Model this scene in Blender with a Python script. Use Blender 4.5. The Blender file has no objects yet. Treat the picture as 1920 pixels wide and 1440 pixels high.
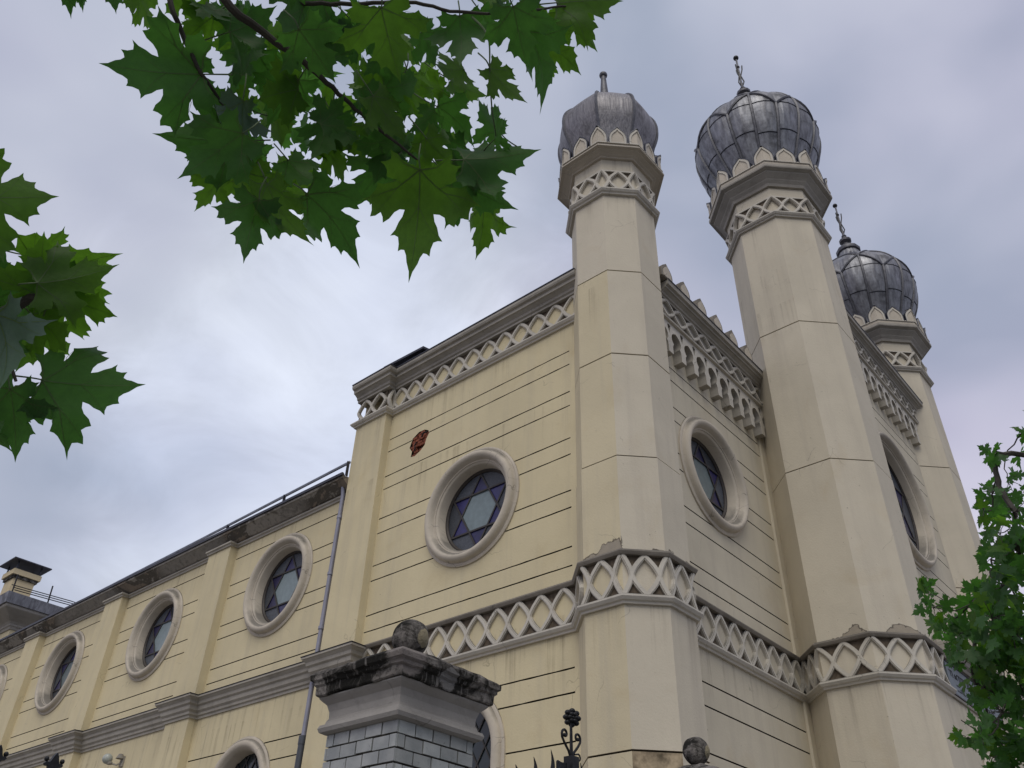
import bpy, bmesh, math, random
from math import sin, cos, pi, radians
from mathutils import Vector, Matrix, geometry, noise
random.seed(7)
SC = bpy.context.scene; COL = SC.collection
# ------------------------------------------------------------ camera, sky, sun, exposure
F_PX = 1601.16; YAW, PITCH, ROLL = radians(42.1066), radians(36.5405), radians(2.0337)
CAM = Vector((-10.0, -6.4273, 0.0)); GZ = -1.6           # eye height is z = 0, the ground is at -1.6
_f = Vector((cos(PITCH)*cos(YAW), cos(PITCH)*sin(YAW), sin(PITCH)))
_r = Vector((sin(YAW), -cos(YAW), 0)); _u = _r.cross(_f)
_r2 = _r*cos(ROLL) + _u*sin(ROLL); _u2 = -_r*sin(ROLL) + _u*cos(ROLL)
cam = bpy.data.objects.new('camera', bpy.data.cameras.new('camera')); COL.objects.link(cam)
cam.matrix_world = Matrix(((_r2.x, _u2.x, -_f.x, CAM.x), (_r2.y, _u2.y, -_f.y, CAM.y), (_r2.z, _u2.z, -_f.z, CAM.z), (0, 0, 0, 1)))
cam.data.sensor_width = 36; cam.data.lens = 36*F_PX/1920; cam.data.clip_start = 0.05; cam.data.clip_end = 3000
SC.camera = cam
SC.view_settings.view_transform = 'Standard'; SC.view_settings.look = 'None'
SC.view_settings.gamma = 1; SC.view_settings.exposure = 0.15
SUN_EL, SUN_AZ = radians(52), radians(212)                # azimuth from +X towards +Y, where the light comes from
sd = bpy.data.lights.new('sun', 'SUN'); sd.energy = 1.25; sd.angle = radians(40); sd.color = (1, .95, .84)
so = bpy.data.objects.new('sun', sd); COL.objects.link(so)
_d = -Vector((cos(SUN_EL)*cos(SUN_AZ), cos(SUN_EL)*sin(SUN_AZ), sin(SUN_EL)))
so.rotation_euler = _d.to_track_quat('-Z', 'Y').to_euler()
W = bpy.data.worlds.new('World'); SC.world = W; W.use_nodes = True
def world():
    nt = W.node_tree; N = nt.nodes; L = nt.links; N.clear()
    out = N.new('ShaderNodeOutputWorld'); bg = N.new('ShaderNodeBackground'); bg.inputs[1].default_value = 0.101
    sky = N.new('ShaderNodeTexSky'); sky.sky_type = 'NISHITA'; sky.sun_disc = False
    sky.sun_elevation = SUN_EL; sky.sun_rotation = radians(90) - SUN_AZ
    tc = N.new('ShaderNodeTexCoord'); mp = N.new('ShaderNodeMapping'); mp.inputs['Scale'].default_value = (1, 1, 1.7)
    L.new(tc.outputs['Generated'], mp.inputs[0])
    def nz(scale, det, rough, dist, off):
        m = N.new('ShaderNodeMapping'); m.inputs['Location'].default_value = off; L.new(mp.outputs[0], m.inputs[0])
        n = N.new('ShaderNodeTexNoise'); n.inputs['Scale'].default_value = scale; n.inputs['Detail'].default_value = det
        n.inputs['Roughness'].default_value = rough; n.inputs['Distortion'].default_value = dist
        L.new(m.outputs[0], n.inputs[0]); return n
    a = nz(1.7, 3.5, .44, .15, (3.1, 1.7, .4)); b = nz(4.6, 3.5, .45, .3, (.3, 5.1, 2.2)); c = nz(1.1, 2, .5, 0, (7.3, 2.9, 1.1))
    mx = N.new('ShaderNodeMath'); mx.operation = 'MULTIPLY_ADD'; mx.inputs[1].default_value = .30
    L.new(b.outputs[0], mx.inputs[0]); L.new(a.outputs[0], mx.inputs[2])
    r = N.new('ShaderNodeValToRGB'); e = r.color_ramp.elements
    e[0].position = .50; e[0].color = (3.45, 3.75, 4.75, 1); e[1].position = .82; e[1].color = (6.3, 6.4, 7.15, 1)
    m2 = r.color_ramp.elements.new(.62); m2.color = (4.6, 4.75, 5.75, 1)
    L.new(mx.outputs[0], r.inputs[0])
    r2 = N.new('ShaderNodeValToRGB'); e = r2.color_ramp.elements                 # violet and blue tints in the cloud sheet
    e[0].position = .40; e[0].color = (.95, .99, 1.0, 1); e[1].position = .60; e[1].color = (1.04, .99, 1.04, 1)
    L.new(c.outputs[0], r2.inputs[0])
    mu = N.new('ShaderNodeMix'); mu.data_type = 'RGBA'; mu.blend_type = 'MULTIPLY'; mu.inputs[0].default_value = 1
    L.new(r.outputs[0], mu.inputs[6]); L.new(r2.outputs[0], mu.inputs[7])
    mi = N.new('ShaderNodeMix'); mi.data_type = 'RGBA'; mi.inputs[0].default_value = .93
    L.new(sky.outputs[0], mi.inputs[6]); L.new(mu.outputs[2], mi.inputs[7])
    # one thin, brighter part of the cloud sheet, low to the left over the wing
    dp = N.new('ShaderNodeVectorMath'); dp.operation = 'DOT_PRODUCT'; nv = N.new('ShaderNodeVectorMath'); nv.operation = 'NORMALIZE'
    q = (_f + _r2*((640-960)/F_PX) - _u2*((760-720)/F_PX)).normalized()
    L.new(tc.outputs['Generated'], nv.inputs[0]); L.new(nv.outputs[0], dp.inputs[0]); dp.inputs[1].default_value = q
    wn = nz(4.5, 6, .6, .6, (1.3, .2, 4.1)); ad = N.new('ShaderNodeMath'); ad.operation = 'MULTIPLY_ADD'; ad.inputs[1].default_value = .13
    L.new(wn.outputs[0], ad.inputs[0]); L.new(dp.outputs['Value'], ad.inputs[2])
    rr = N.new('ShaderNodeValToRGB'); rr.color_ramp.interpolation = 'EASE'; e = rr.color_ramp.elements
    e[0].position = .965; e[0].color = (1, 1, 1, 1); e[1].position = 1.09 if False else 1.0; e[1].color = (1, 1, 1, 1)
    sb = N.new('ShaderNodeMapRange'); sb.interpolation_type = 'SMOOTHSTEP'; sb.inputs['From Min'].default_value = 1.005; sb.inputs['From Max'].default_value = 1.085
    sb.inputs['To Min'].default_value = 1.0; sb.inputs['To Max'].default_value = 1.38; L.new(ad.outputs[0], sb.inputs['Value'])
    N.remove(rr); m3 = N.new('ShaderNodeVectorMath'); m3.operation = 'SCALE'; L.new(mi.outputs[2], m3.inputs[0]); L.new(sb.outputs[0], m3.inputs['Scale'])
    L.new(m3.outputs[0], bg.inputs[0]); L.new(bg.outputs[0], out.inputs[0])
world()
# ------------------------------------------------------------ materials
def newmat(name):
    m = bpy.data.materials.new(name); m.use_nodes = True; N = m.node_tree.nodes; L = m.node_tree.links
    return m, N, L, N['Principled BSDF']
def noise_node(N, L, vec, scale, det=4, rough=.55, dist=0, sc=None):
    if sc:
        mp = N.new('ShaderNodeMapping'); mp.inputs['Scale'].default_value = sc; L.new(vec, mp.inputs[0]); vec = mp.outputs[0]
    n = N.new('ShaderNodeTexNoise'); n.inputs['Scale'].default_value = scale; n.inputs['Detail'].default_value = det
    n.inputs['Roughness'].default_value = rough; n.inputs['Distortion'].default_value = dist
    L.new(vec, n.inputs[0]); return n.outputs[0]
def ramp(N, L, fac, *st):
    r = N.new('ShaderNodeValToRGB'); e = r.color_ramp.elements
    while len(e) < len(st): e.new(.5)
    for i, (p, c) in enumerate(st):
        e[i].position = p; e[i].color = (*c, 1) if isinstance(c, tuple) else (c, c, c, 1)
    L.new(fac, r.inputs[0]); return r.outputs[0]
def mix(N, L, fac, a, b, mode='MIX'):
    m = N.new('ShaderNodeMix'); m.data_type = 'RGBA'; m.blend_type = mode
    for i, v in ((0, fac), (6, a), (7, b)):
        if hasattr(v, 'is_output') or isinstance(v, bpy.types.NodeSocket): L.new(v, m.inputs[i])
        elif i == 0: m.inputs[0].default_value = v
        else: m.inputs[i].default_value = (*v, 1)
    return m.outputs[2]
def math_(N, L, op, a, b=None):
    m = N.new('ShaderNodeMath'); m.operation = op
    for i, v in ((0, a), (1, b)):
        if v is None: continue
        if isinstance(v, (int, float)): m.inputs[i].default_value = v
        else: L.new(v, m.inputs[i])
    return m.outputs[0]
def bump(N, L, bs, h, st, dist=.01):
    b = N.new('ShaderNodeBump'); b.inputs['Strength'].default_value = st; b.inputs['Distance'].default_value = dist
    L.new(h, b.inputs['Height']); L.new(b.outputs[0], bs.inputs['Normal'])
def crack_mask(N, L, co, scale, width, amount):
    """thin irregular crack lines, present only in scattered patches"""
    w = N.new('ShaderNodeTexNoise'); w.inputs['Scale'].default_value = 2.2; w.inputs['Detail'].default_value = 5; L.new(co, w.inputs[0])
    wm = N.new('ShaderNodeMix'); wm.data_type = 'RGBA'; wm.blend_type = 'LINEAR_LIGHT'; wm.inputs[0].default_value = .18
    L.new(co, wm.inputs[6]); L.new(w.outputs[1], wm.inputs[7])
    v = N.new('ShaderNodeTexVoronoi'); v.feature = 'DISTANCE_TO_EDGE'; v.inputs['Scale'].default_value = scale; L.new(wm.outputs[2], v.inputs[0])
    line = ramp(N, L, v.outputs[0], (0, 1.0), (width, 0.0))
    pm = ramp(N, L, noise_node(N, L, co, 1.3, 3), (amount, 0.0), (amount+.05, 1.0))
    return mix(N, L, 1.0, line, pm, 'MULTIPLY')
def stucco(name, col, dirt=.5, grey=None, peel=None, drips=()):
    """painted render: mottling, rain streaks, hairline cracks and, in a height band, flaked patches"""
    m, N, L, bs = newmat(name); tc = N.new('ShaderNodeTexCoord'); co = tc.outputs['Object']
    c = col; d = tuple(x*.80 for x in col); g = grey or tuple(x*.86 for x in (col[1], col[1]*.99, col[1]*.97))
    big = noise_node(N, L, co, .55, 4, .6, .3)
    base = mix(N, L, ramp(N, L, big, (.38, 0.0), (.66, 1.0)), tuple(x*1.04 for x in c), tuple(x*.93 for x in c))
    streak = noise_node(N, L, co, 1.0, 4, .6, 0, (3.5, 3.5, .22))
    base = mix(N, L, ramp(N, L, streak, (.50, 0.0), (.78, dirt)), base, g)
    fine = noise_node(N, L, co, 9, 5, .7)
    base = mix(N, L, ramp(N, L, fine, (.56, 0.0), (.80, dirt*.55)), base, d)
    if drips:
        sp0 = N.new('ShaderNodeSeparateXYZ'); L.new(co, sp0.inputs[0])
        st = noise_node(N, L, co, 1.0, 5, .7, .1, (7, 7, .16)); st2 = noise_node(N, L, co, 2.3, 3, .6)
        for zt in drips:
            t = math_(N, L, 'DIVIDE', math_(N, L, 'SUBTRACT', zt, sp0.outputs[2]), 1.1)
            fall = ramp(N, L, t, (0.0, 0.0), (.01, 1.0), (.12, .75), (1.0, 0.0))
            k = math_(N, L, 'MULTIPLY', fall, ramp(N, L, math_(N, L, 'MULTIPLY_ADD' if False else 'ADD', st, math_(N, L, 'MULTIPLY', st2, .25)), (.66, 0.0), (.82, .5)))
            base = mix(N, L, k, base, (c[0]*.36, c[1]*.33, c[2]*.31))
    pits = noise_node(N, L, co, 15, 2, .5)
    pf = ramp(N, L, pits, (.745, 0.0), (.765, 1.0)); pg = ramp(N, L, noise_node(N, L, co, .8, 2), (.50, 0.0), (.60, .75))
    base = mix(N, L, mix(N, L, 1.0, pf, pg, 'MULTIPLY'), base, tuple(x*.30 for x in c))
    cr = crack_mask(N, L, co, .9, .0045, .57)
    base = mix(N, L, math_(N, L, 'MULTIPLY', cr, .55), base, tuple(x*.35 for x in c))
    warm = noise_node(N, L, co, .9, 5, .65, .5)
    base = mix(N, L, ramp(N, L, warm, (.56, 0.0), (.78, dirt*.8)), base, (c[0]*.78, c[1]*.68, c[2]*.52))
    if peel:
        sp = N.new('ShaderNodeSeparateXYZ'); L.new(co, sp.inputs[0])
        for z0, z1 in peel:
            t = math_(N, L, 'DIVIDE', math_(N, L, 'SUBTRACT', sp.outputs[2], z0), z1-z0)
            band = ramp(N, L, t, (0.0, 0.0), (.02, 1.0), (1.0, 0.0))
            n2 = noise_node(N, L, co, 1.35, 5, .55, .2)
            k = math_(N, L, 'ADD', math_(N, L, 'MULTIPLY', band, .30), n2)
            pf = ramp(N, L, k, (.735, 0.0), (.745, 1.0)); edge = ramp(N, L, k, (.722, 0.0), (.732, 1.0), (.742, 1.0), (.752, 0.0)); on = ramp(N, L, band, (.0, 0.0), (.05, 1.0)); pf = mix(N, L, 1.0, pf, on, 'MULTIPLY'); edge = mix(N, L, 1.0, edge, on, 'MULTIPLY')
            base = mix(N, L, pf, base, mix(N, L, fine, (.42, .36, .27), (.27, .24, .20))); base = mix(N, L, math_(N, L, 'MULTIPLY', edge, .8), base, (.05, .04, .033))
    L.new(base, bs.inputs['Base Color']); bs.inputs['Roughness'].default_value = .88
    bs.inputs['Specular IOR Level'].default_value = .25
    bump(N, L, bs, mix(N, L, .5, noise_node(N, L, co, 30, 5, .65), noise_node(N, L, co, 4, 3, .5)), .35, .02)
    return m
M = {}
M['yellow'] = stucco('yellow_stucco', (.635, .55, .355), .42, (.44, .39, .29), drips=(9.12, 10.80, 5.0, 4.70))
M['yellow_tower'] = stucco('yellow_tower_stucco', (.62, .54, .365), .42, (.43, .39, .31), peel=[(5.45, 5.80)], drips=(4.72, 10.9))
M['beige'] = stucco('beige_front_stucco', (.60, .54, .425), .42, (.44, .39, .32), peel=[(5.45, 5.85)], drips=(4.72, 13.25, 15.95, 14.3))
M['beige_wall'] = stucco('beige_wall_stucco', (.565, .51, .395), .42, (.41, .365, .30), drips=(4.72, 10.28, 13.2, 5.3))
M['cream'] = stucco('cream_stucco', (.60, .50, .32), .3)
def trim(name, col, dark=(.10, .095, .085), amt=.5):
    m, N, L, bs = newmat(name); tc = N.new('ShaderNodeTexCoord'); co = tc.outputs['Object']
    n1 = noise_node(N, L, co, 1.4, 5, .65, .4); n2 = noise_node(N, L, co, 11, 5, .7)
    b = mix(N, L, ramp(N, L, n1, (.42, 0.0), (.72, amt)), col, tuple(x*.62 for x in col))
    b = mix(N, L, ramp(N, L, n2, (.56, 0.0), (.74, amt)), b, tuple(x*.70 for x in col))
    g = N.new('ShaderNodeNewGeometry'); sp = N.new('ShaderNodeSeparateXYZ'); L.new(g.outputs['Normal'], sp.inputs[0])
    up = ramp(N, L, math_(N, L, 'ADD', sp.outputs[2], math_(N, L, 'MULTIPLY', n1, .6)), (.62, 0.0), (.95, 1.0))
    b = mix(N, L, math_(N, L, 'MULTIPLY', up, .75), b, dark)      # soot and moss lie on the upward ledges
    cr = crack_mask(N, L, co, 1.6, .008, .52)
    b = mix(N, L, math_(N, L, 'MULTIPLY', cr, .7), b, dark)
    L.new(b, bs.inputs['Base Color']); bs.inputs['Roughness'].default_value = .85; bs.inputs['Specular IOR Level'].default_value = .25
    bump(N, L, bs, mix(N, L, .5, n2, noise_node(N, L, co, 34, 4, .6)), .45, .015)
    return m
M['trim'] = trim('pale_moulding', (.55, .49, .40))
M['trim_white'] = trim('white_tracery', (.57, .53, .455), amt=.45)
M['trim_grey'] = trim('grey_cornice', (.39, .36, .31), amt=.7)
M['trim_dirty'] = trim('soot_stained_cornice', (.27, .24, .20), amt=.95)
def plain(name, col, rough=.6, metal=0.0, var=.25, scale=6, bmp=.2, sc=None, spec=.5):
    m, N, L, bs = newmat(name); tc = N.new('ShaderNodeTexCoord'); co = tc.outputs['Object']
    n = noise_node(N, L, co, scale, 5, .62, .2, sc)
    L.new(mix(N, L, ramp(N, L, n, (.35, 0.0), (.70, 1.0)), tuple(x*(1+var) for x in col), tuple(x*(1-var) for x in col)), bs.inputs['Base Color'])
    bs.inputs['Roughness'].default_value = rough; bs.inputs['Metallic'].default_value = metal; bs.inputs['Specular IOR Level'].default_value = spec
    if bmp: bump(N, L, bs, n, bmp, .01)
    return m
M['recess'] = plain('grimy_shaded_recess', (.12, .095, .07), .95, 0, .4, 10, .2, None, .1)  # grime brown, darkened to paint in the shade of deep frieze triangles left uncut
M['stained'] = plain('mould_stained_render', (.30, .24, .16), .95, 0, .6, 6, .5, None, .1)
M['patch'] = plain('grey_cement_patch', (.36, .36, .38), .9, 0, .1, 6, .3, None, .2)
M['groove'] = plain('grimy_joint', (.035, .028, .02), .95, 0, .3, 9, 0, None, .1)
def zinc(name, c1, c2, metal=.75, rough=.42, sc=(5, 5, .9)):
    m, N, L, bs = newmat(name); tc = N.new('ShaderNodeTexCoord'); co = tc.outputs['Object']
    a = noise_node(N, L, co, 1.6, 5, .6, .3, sc); b = noise_node(N, L, co, 2.2, 4, .6)
    base = mix(N, L, ramp(N, L, a, (.36, 0.0), (.66, 1.0)), c1, c2)
    base = mix(N, L, ramp(N, L, b, (.58, 0.0), (.74, .75)), base, tuple(x*.25 for x in c1))
    L.new(base, bs.inputs['Base Color']); bs.inputs['Metallic'].default_value = metal
    L.new(ramp(N, L, b, (.3, rough-.08), (.7, rough+.2)), bs.inputs['Roughness'])
    bump(N, L, bs, mix(N, L, .5, a, noise_node(N, L, co, 3.0, 2, .5)), .5, .03)
    return m
M['zinc'] = zinc('weathered_zinc', (.27, .275, .295), (.13, .13, .142), .72, .47)
M['zinc_streak'] = zinc('streaked_grey_zinc', (.235, .225, .235), (.12, .115, .125), .5, .45, (22, 22, .8))
M['seam'] = plain('zinc_seam', (.095, .095, .105), .5, .6, .3, 8)
M['dark_metal'] = plain('dark_roof_metal', (.045, .047, .06), .45, .5, .3, 3)
M['pipe'] = plain('grey_downpipe', (.26, .26, .32), .5, .2, .12, 3)
M['pipe_dark'] = plain('dark_downpipe', (.07, .075, .085), .45, .3, .2, 3)
M['rail'] = plain('pale_gutter_metal', (.42, .45, .52), .35, .6, .2, 3)
M['iron'] = plain('black_iron', (.012, .012, .013), .5, .4, .3, 30, .4)
M['pale_glass'] = plain('pale_blue_glass', (.16, .205, .215), .3, 0, .12, 9, .25)
M['blue_glass'] = plain('cobalt_glass', (.018, .016, .085), .3, 0, .35, 7, .25)
M['frost_glass'] = plain('frosted_grey_glass', (.060, .068, .082), .4, 0, .35, 40, .7)
M['dark_glass'] = plain('dark_window_glass', (.016, .024, .028), .12, 0, .3, 3, .1)
M['frame'] = plain('dark_window_frame', (.035, .027, .022), .6, 0, .3, 8)
M['lead'] = plain('lead_came', (.05, .045, .042), .6, .2, .3, 12)
M['brick_red'] = plain('exposed_red_brick', (.20, .055, .025), .9, 0, .45, 14, .9)
M['mortar'] = plain('dark_rubble_mortar', (.05, .04, .032), .95, 0, .5, 12, .9)
M['slate'] = plain('blue_grey_panel', (.12, .145, .165), .5, 0, .15, 3)
M['ink'] = plain('dark_lettering', (.012, .012, .014), .6)
M['marble'] = plain('white_plaque_stone', (.52, .50, .47), .5, 0, .1, 4)
M['asphalt'] = plain('asphalt', (.055, .055, .055), .9, 0, .3, 5)
M['paving'] = plain('pavement_slabs', (.20, .19, .175), .9, 0, .2, 2)
M['yard'] = plain('yard_gravel', (.17, .16, .14), .95, 0, .3, 20)
M['globe'] = plain('grey_lamp_globe', (.38, .40, .36), .3, 0, .12, 6)
def mossy(name):
    m, N, L, bs = newmat(name); tc = N.new('ShaderNodeTexCoord'); co = tc.outputs['Object']
    n1 = noise_node(N, L, co, 5.5, 6, .68, .5); n2 = noise_node(N, L, co, 30, 6, .75); n3 = noise_node(N, L, co, 4, 3, .6, 0, (9, 9, .8))
    b = mix(N, L, ramp(N, L, n1, (.47, 0.0), (.60, 1.0)), (.020, .019, .016), (.23, .21, .19))
    b = mix(N, L, ramp(N, L, n2, (.48, 0.0), (.66, .85)), b, (.028, .025, .022))
    b = mix(N, L, ramp(N, L, n3, (.60, 0.0), (.72, .6)), b, (.30, .28, .26))
    for pt_, rad_, pc in (((-.30, -.33, 3.10), .15, (.27, .24, .22)), ((.02, -.115, 3.33), .085, (.42, .36, .24)), ((-.02, -.40, 3.03), .10, (.24, .23, .22))):
        dv = N.new('ShaderNodeVectorMath'); dv.operation = 'DISTANCE'; L.new(co, dv.inputs[0]); dv.inputs[1].default_value = pt_
        k = math_(N, L, 'ADD', math_(N, L, 'DIVIDE', dv.outputs['Value'], rad_), math_(N, L, 'MULTIPLY', n1, 1.1))
        b = mix(N, L, ramp(N, L, k, (1.0/2, 1.0), (1.06/2, 0.0)) if False else ramp(N, L, math_(N, L, 'MULTIPLY', k, .5), (.60, 1.0), (.64, 0.0)), b, mix(N, L, n2, pc, tuple(x*.55 for x in pc)))
    L.new(b, bs.inputs['Base Color']); bs.inputs['Roughness'].default_value = .95; bs.inputs['Specular IOR Level'].default_value = .15
    bump(N, L, bs, mix(N, L, .5, n1, n2), 1.0, .03); return m
M['mossy'] = mossy('black_crusted_stone')
def flaky(name):
    m, N, L, bs = newmat(name); tc = N.new('ShaderNodeTexCoord'); co = tc.outputs['Object']
    n1 = noise_node(N, L, co, 1.1, 6, .68, .6, (1, .7, 1)); n2 = noise_node(N, L, co, 9, 5, .7); n3 = noise_node(N, L, co, .35, 2, .5)
    b = mix(N, L, ramp(N, L, n1, (.46, 0.0), (.485, 1.0)), (.30, .275, .24), (.10, .088, .072))
    b = mix(N, L, ramp(N, L, n1, (.55, 0.0), (.565, 1.0)), b, (.22, .18, .14))
    b = mix(N, L, ramp(N, L, n3, (.45, 0.0), (.55, 1.0)), b, (.27, .25, .22))
    b = mix(N, L, ramp(N, L, n2, (.5, 0.0), (.75, .8)), b, (.08, .07, .06))
    L.new(b, bs.inputs['Base Color']); bs.inputs['Roughness'].default_value = .95; bump(N, L, bs, n1, .8, .03); return m
M['flaky'] = flaky('flaking_soffit')
M['cap_render'] = trim('grey_capital_render', (.33, .31, .285), (.12, .11, .10), .8)
def glazed(name):
    m, N, L, bs = newmat(name); tc = N.new('ShaderNodeTexCoord'); co = tc.outputs['Object']
    oi = noise_node(N, L, co, 7, 2, .5); n2 = noise_node(N, L, co, 45, 5, .7)
    b = mix(N, L, ramp(N, L, oi, (.38, 0.0), (.62, 1.0)), (.29, .305, .30), (.40, .41, .395))
    b = mix(N, L, ramp(N, L, n2, (.62, 0.0), (.72, .8)), b, (.07, .07, .07))
    L.new(b, bs.inputs['Base Color']); bs.inputs['Roughness'].default_value = .38; bump(N, L, bs, n2, .3, .006); return m
M['glazed'] = glazed('grey_blue_glazed_brick')
def rnd(mat, lo, hi):
    m = M[mat]; N = m.node_tree.nodes; L = m.node_tree.links; bs = N['Principled BSDF']; src = bs.inputs['Base Color'].links[0].from_socket
    oi = N.new('ShaderNodeObjectInfo'); tc = N.new('ShaderNodeTexCoord')
    g = N.new('ShaderNodeNewGeometry'); r = ramp(N, L, math_(N, L, 'FRACT', math_(N, L, 'ADD', oi.outputs['Random'], g.outputs['Random Per Island'])), (0.0, lo), (1.0, hi))
    L.new(mix(N, L, 1.0, src, r, 'MULTIPLY'), bs.inputs['Base Color'])
for q in ('pale_glass', 'blue_glass', 'frost_glass'): rnd(q, .55, 1.25)
rnd('glazed', .72, 1.15)
def leafmat(name, c, tr, ts=.5):
    m, N, L, bs = newmat(name); out = N['Material Output']; tc = N.new('ShaderNodeTexCoord'); co = tc.outputs['Object']
    n = noise_node(N, L, co, 5, 4, .6); n2 = noise_node(N, L, co, 60, 4, .6)
    L.new(mix(N, L, ramp(N, L, n, (.3, 0.0), (.7, 1.0)), tuple(x*1.2 for x in c), tuple(x*.75 for x in c)), bs.inputs['Base Color'])
    bs.inputs['Roughness'].default_value = .5; bs.inputs['Specular IOR Level'].default_value = .35
    t = N.new('ShaderNodeBsdfTranslucent'); L.new(mix(N, L, ramp(N, L, n2, (.35, 0.0), (.7, 1.0)), tr, tuple(x*.75 for x in tr)), t.inputs[0])
    s = N.new('ShaderNodeMixShader'); s.inputs[0].default_value = ts
    L.new(bs.outputs[0], s.inputs[1]); L.new(t.outputs[0], s.inputs[2]); L.new(s.outputs[0], out.inputs[0])
    bump(N, L, bs, n2, .3, .003)
    return m
M['leaf'] = leafmat('green_leaf', (.052, .120, .038), (.090, .27, .030), .52)
M['leaf_light'] = leafmat('young_green_leaf', (.070, .140, .030), (.13, .31, .018), .56)
M['leaf_pale'] = leafmat('pale_leaf_underside', (.11, .17, .13), (.05, .13, .02), .35)
M['vein'] = leafmat('leaf_vein', (.10, .16, .05), (.10, .20, .03), .3)
M['twig'] = plain('brown_twig', (.045, .038, .03), .8, 0, .3, 20, .5)
M['twig_green'] = plain('green_leaf_stalk', (.07, .11, .04), .6, 0, .2, 20)
M['bark'] = plain('flaking_bark', (.15, .13, .10), .9, 0, .45, 4, .8)
# ------------------------------------------------------------ mesh helpers
class MB:
    def __init__(s): s.v = []; s.f = []; s.m = []; s.sm = []
    def face(s, idx, m=0, sm=False): s.f.append(idx); s.m.append(m); s.sm.append(sm)
    def add(s, vs, fs, m=0, sm=False):
        o = len(s.v); s.v += [tuple(v) for v in vs]
        for f in fs: s.face([i+o for i in f], m, sm)
    def box(s, a, b, m=0, M4=None):
        (x0, y0, z0), (x1, y1, z1) = a, b
        vs = [Vector(p) for p in ((x0,y0,z0),(x1,y0,z0),(x1,y1,z0),(x0,y1,z0),(x0,y0,z1),(x1,y0,z1),(x1,y1,z1),(x0,y1,z1))]
        if M4: vs = [M4 @ v for v in vs]
        s.add(vs, [(0,3,2,1),(4,5,6,7),(0,1,5,4),(1,2,6,5),(2,3,7,6),(3,0,4,7)], m)
    def prism(s, poly, t0, t1, fr, m=0):
        """polygon (u,v) extruded between depths t0..t1 in frame fr(u,v,w)->xyz"""
        n = len(poly); A = [fr(u, v, t0) for u, v in poly]; B = [fr(u, v, t1) for u, v in poly]
        s.add(A+B, [tuple(range(n)), tuple(range(2*n-1, n-1, -1))] + [(i, i+n, (i+1) % n+n, (i+1) % n) for i in range(n)], m)
    def tube(s, pts, rad, seg=8, m=0, sm=True, cap=True):
        pts = [Vector(p) for p in pts]; n = len(pts); rad = rad if hasattr(rad, '__len__') else [rad]*n
        o = len(s.v); prev = None
        for i, p in enumerate(pts):
            t = (pts[min(i+1, n-1)]-pts[max(i-1, 0)]).normalized()
            if prev is None:
                a = Vector((0, 0, 1)) if abs(t.z) < .9 else Vector((1, 0, 0)); x = t.cross(a).normalized()
            else: x = (prev - t*prev.dot(t)).normalized()
            prev = x; y = t.cross(x)
            for k in range(seg):
                a = 2*pi*k/seg; s.v.append(tuple(p+(x*cos(a)+y*sin(a))*rad[i]))
        for i in range(n-1):
            for k in range(seg):
                k2 = (k+1) % seg; s.face([o+i*seg+k, o+i*seg+k2, o+(i+1)*seg+k2, o+(i+1)*seg+k], m, sm)
        if cap:
            s.face([o+k for k in range(seg-1, -1, -1)], m); s.face([o+(n-1)*seg+k for k in range(seg)], m)
    def lathe(s, prof, seg=24, m=0, sm=True, c=(0, 0, 0), fr=None, a0=0.0, close=False):
        """prof: (r, z); fr maps (x, y, z) -> world"""
        o = len(s.v); n = len(prof)
        for r, z in prof:
            for k in range(seg):
                a = a0+2*pi*k/seg; p = (c[0]+r*cos(a), c[1]+r*sin(a), c[2]+z); s.v.append(tuple(fr(*p)) if fr else p)
        R = n if close else n-1
        for i in range(R):
            j = (i+1) % n
            for k in range(seg):
                k2 = (k+1) % seg; s.face([o+i*seg+k, o+i*seg+k2, o+j*seg+k2, o+j*seg+k], m, sm)
        if not close:
            if prof[0][0] > 1e-4: s.face([o+k for k in range(seg-1, -1, -1)], m)
            if prof[-1][0] > 1e-4: s.face([o+(n-1)*seg+k for k in range(seg)], m)
    def sphere(s, c, r, m=0, seg=14, rings=8, sq=1):
        s.lathe([(max(r*sin(pi*i/rings), 1e-5), -r*sq*cos(pi*i/rings)) for i in range(rings+1)], seg, m, True, c)
    def sweep(s, path, prof, closed=False, m=0, caps=True):
        """prof (out, z) carried along the plan polyline; 'out' is to the LEFT of travel... mitred corners"""
        n = len(path); P = [Vector((p[0], p[1])) for p in path]; off = []
        for i in range(n):
            d0 = (P[i]-P[i-1]).normalized() if (i > 0 or closed) else None
            d1 = (P[(i+1) % n]-P[i]).normalized() if (i < n-1 or closed) else None
            if d0 is None: d0 = d1
            if d1 is None: d1 = d0
            n0 = Vector((-d0.y, d0.x)); n1 = Vector((-d1.y, d1.x)); b = n0+n1
            b = b/max(b.dot(n0), .15); off.append(b)
        o = len(s.v); k = len(prof)
        for i in range(n):
            for (w, z) in prof: q = P[i]+off[i]*w; s.v.append((q.x, q.y, z))
        for i in range(n if closed else n-1):
            j = (i+1) % n
            for a in range(k):
                b = (a+1) % k; s.face([o+i*k+a, o+j*k+a, o+j*k+b, o+i*k+b], m)
        if caps and not closed:
            s.face([o+a for a in range(k)], m); s.face([o+(n-1)*k+a for a in range(k-1, -1, -1)], m)
def fixn(me):
    if any(p.use_smooth for p in me.polygons): me.set_sharp_from_angle(angle=radians(38))
    bm = bmesh.new(); bm.from_mesh(me); bmesh.ops.recalc_face_normals(bm, faces=bm.faces); bm.to_mesh(me); bm.free()
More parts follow.
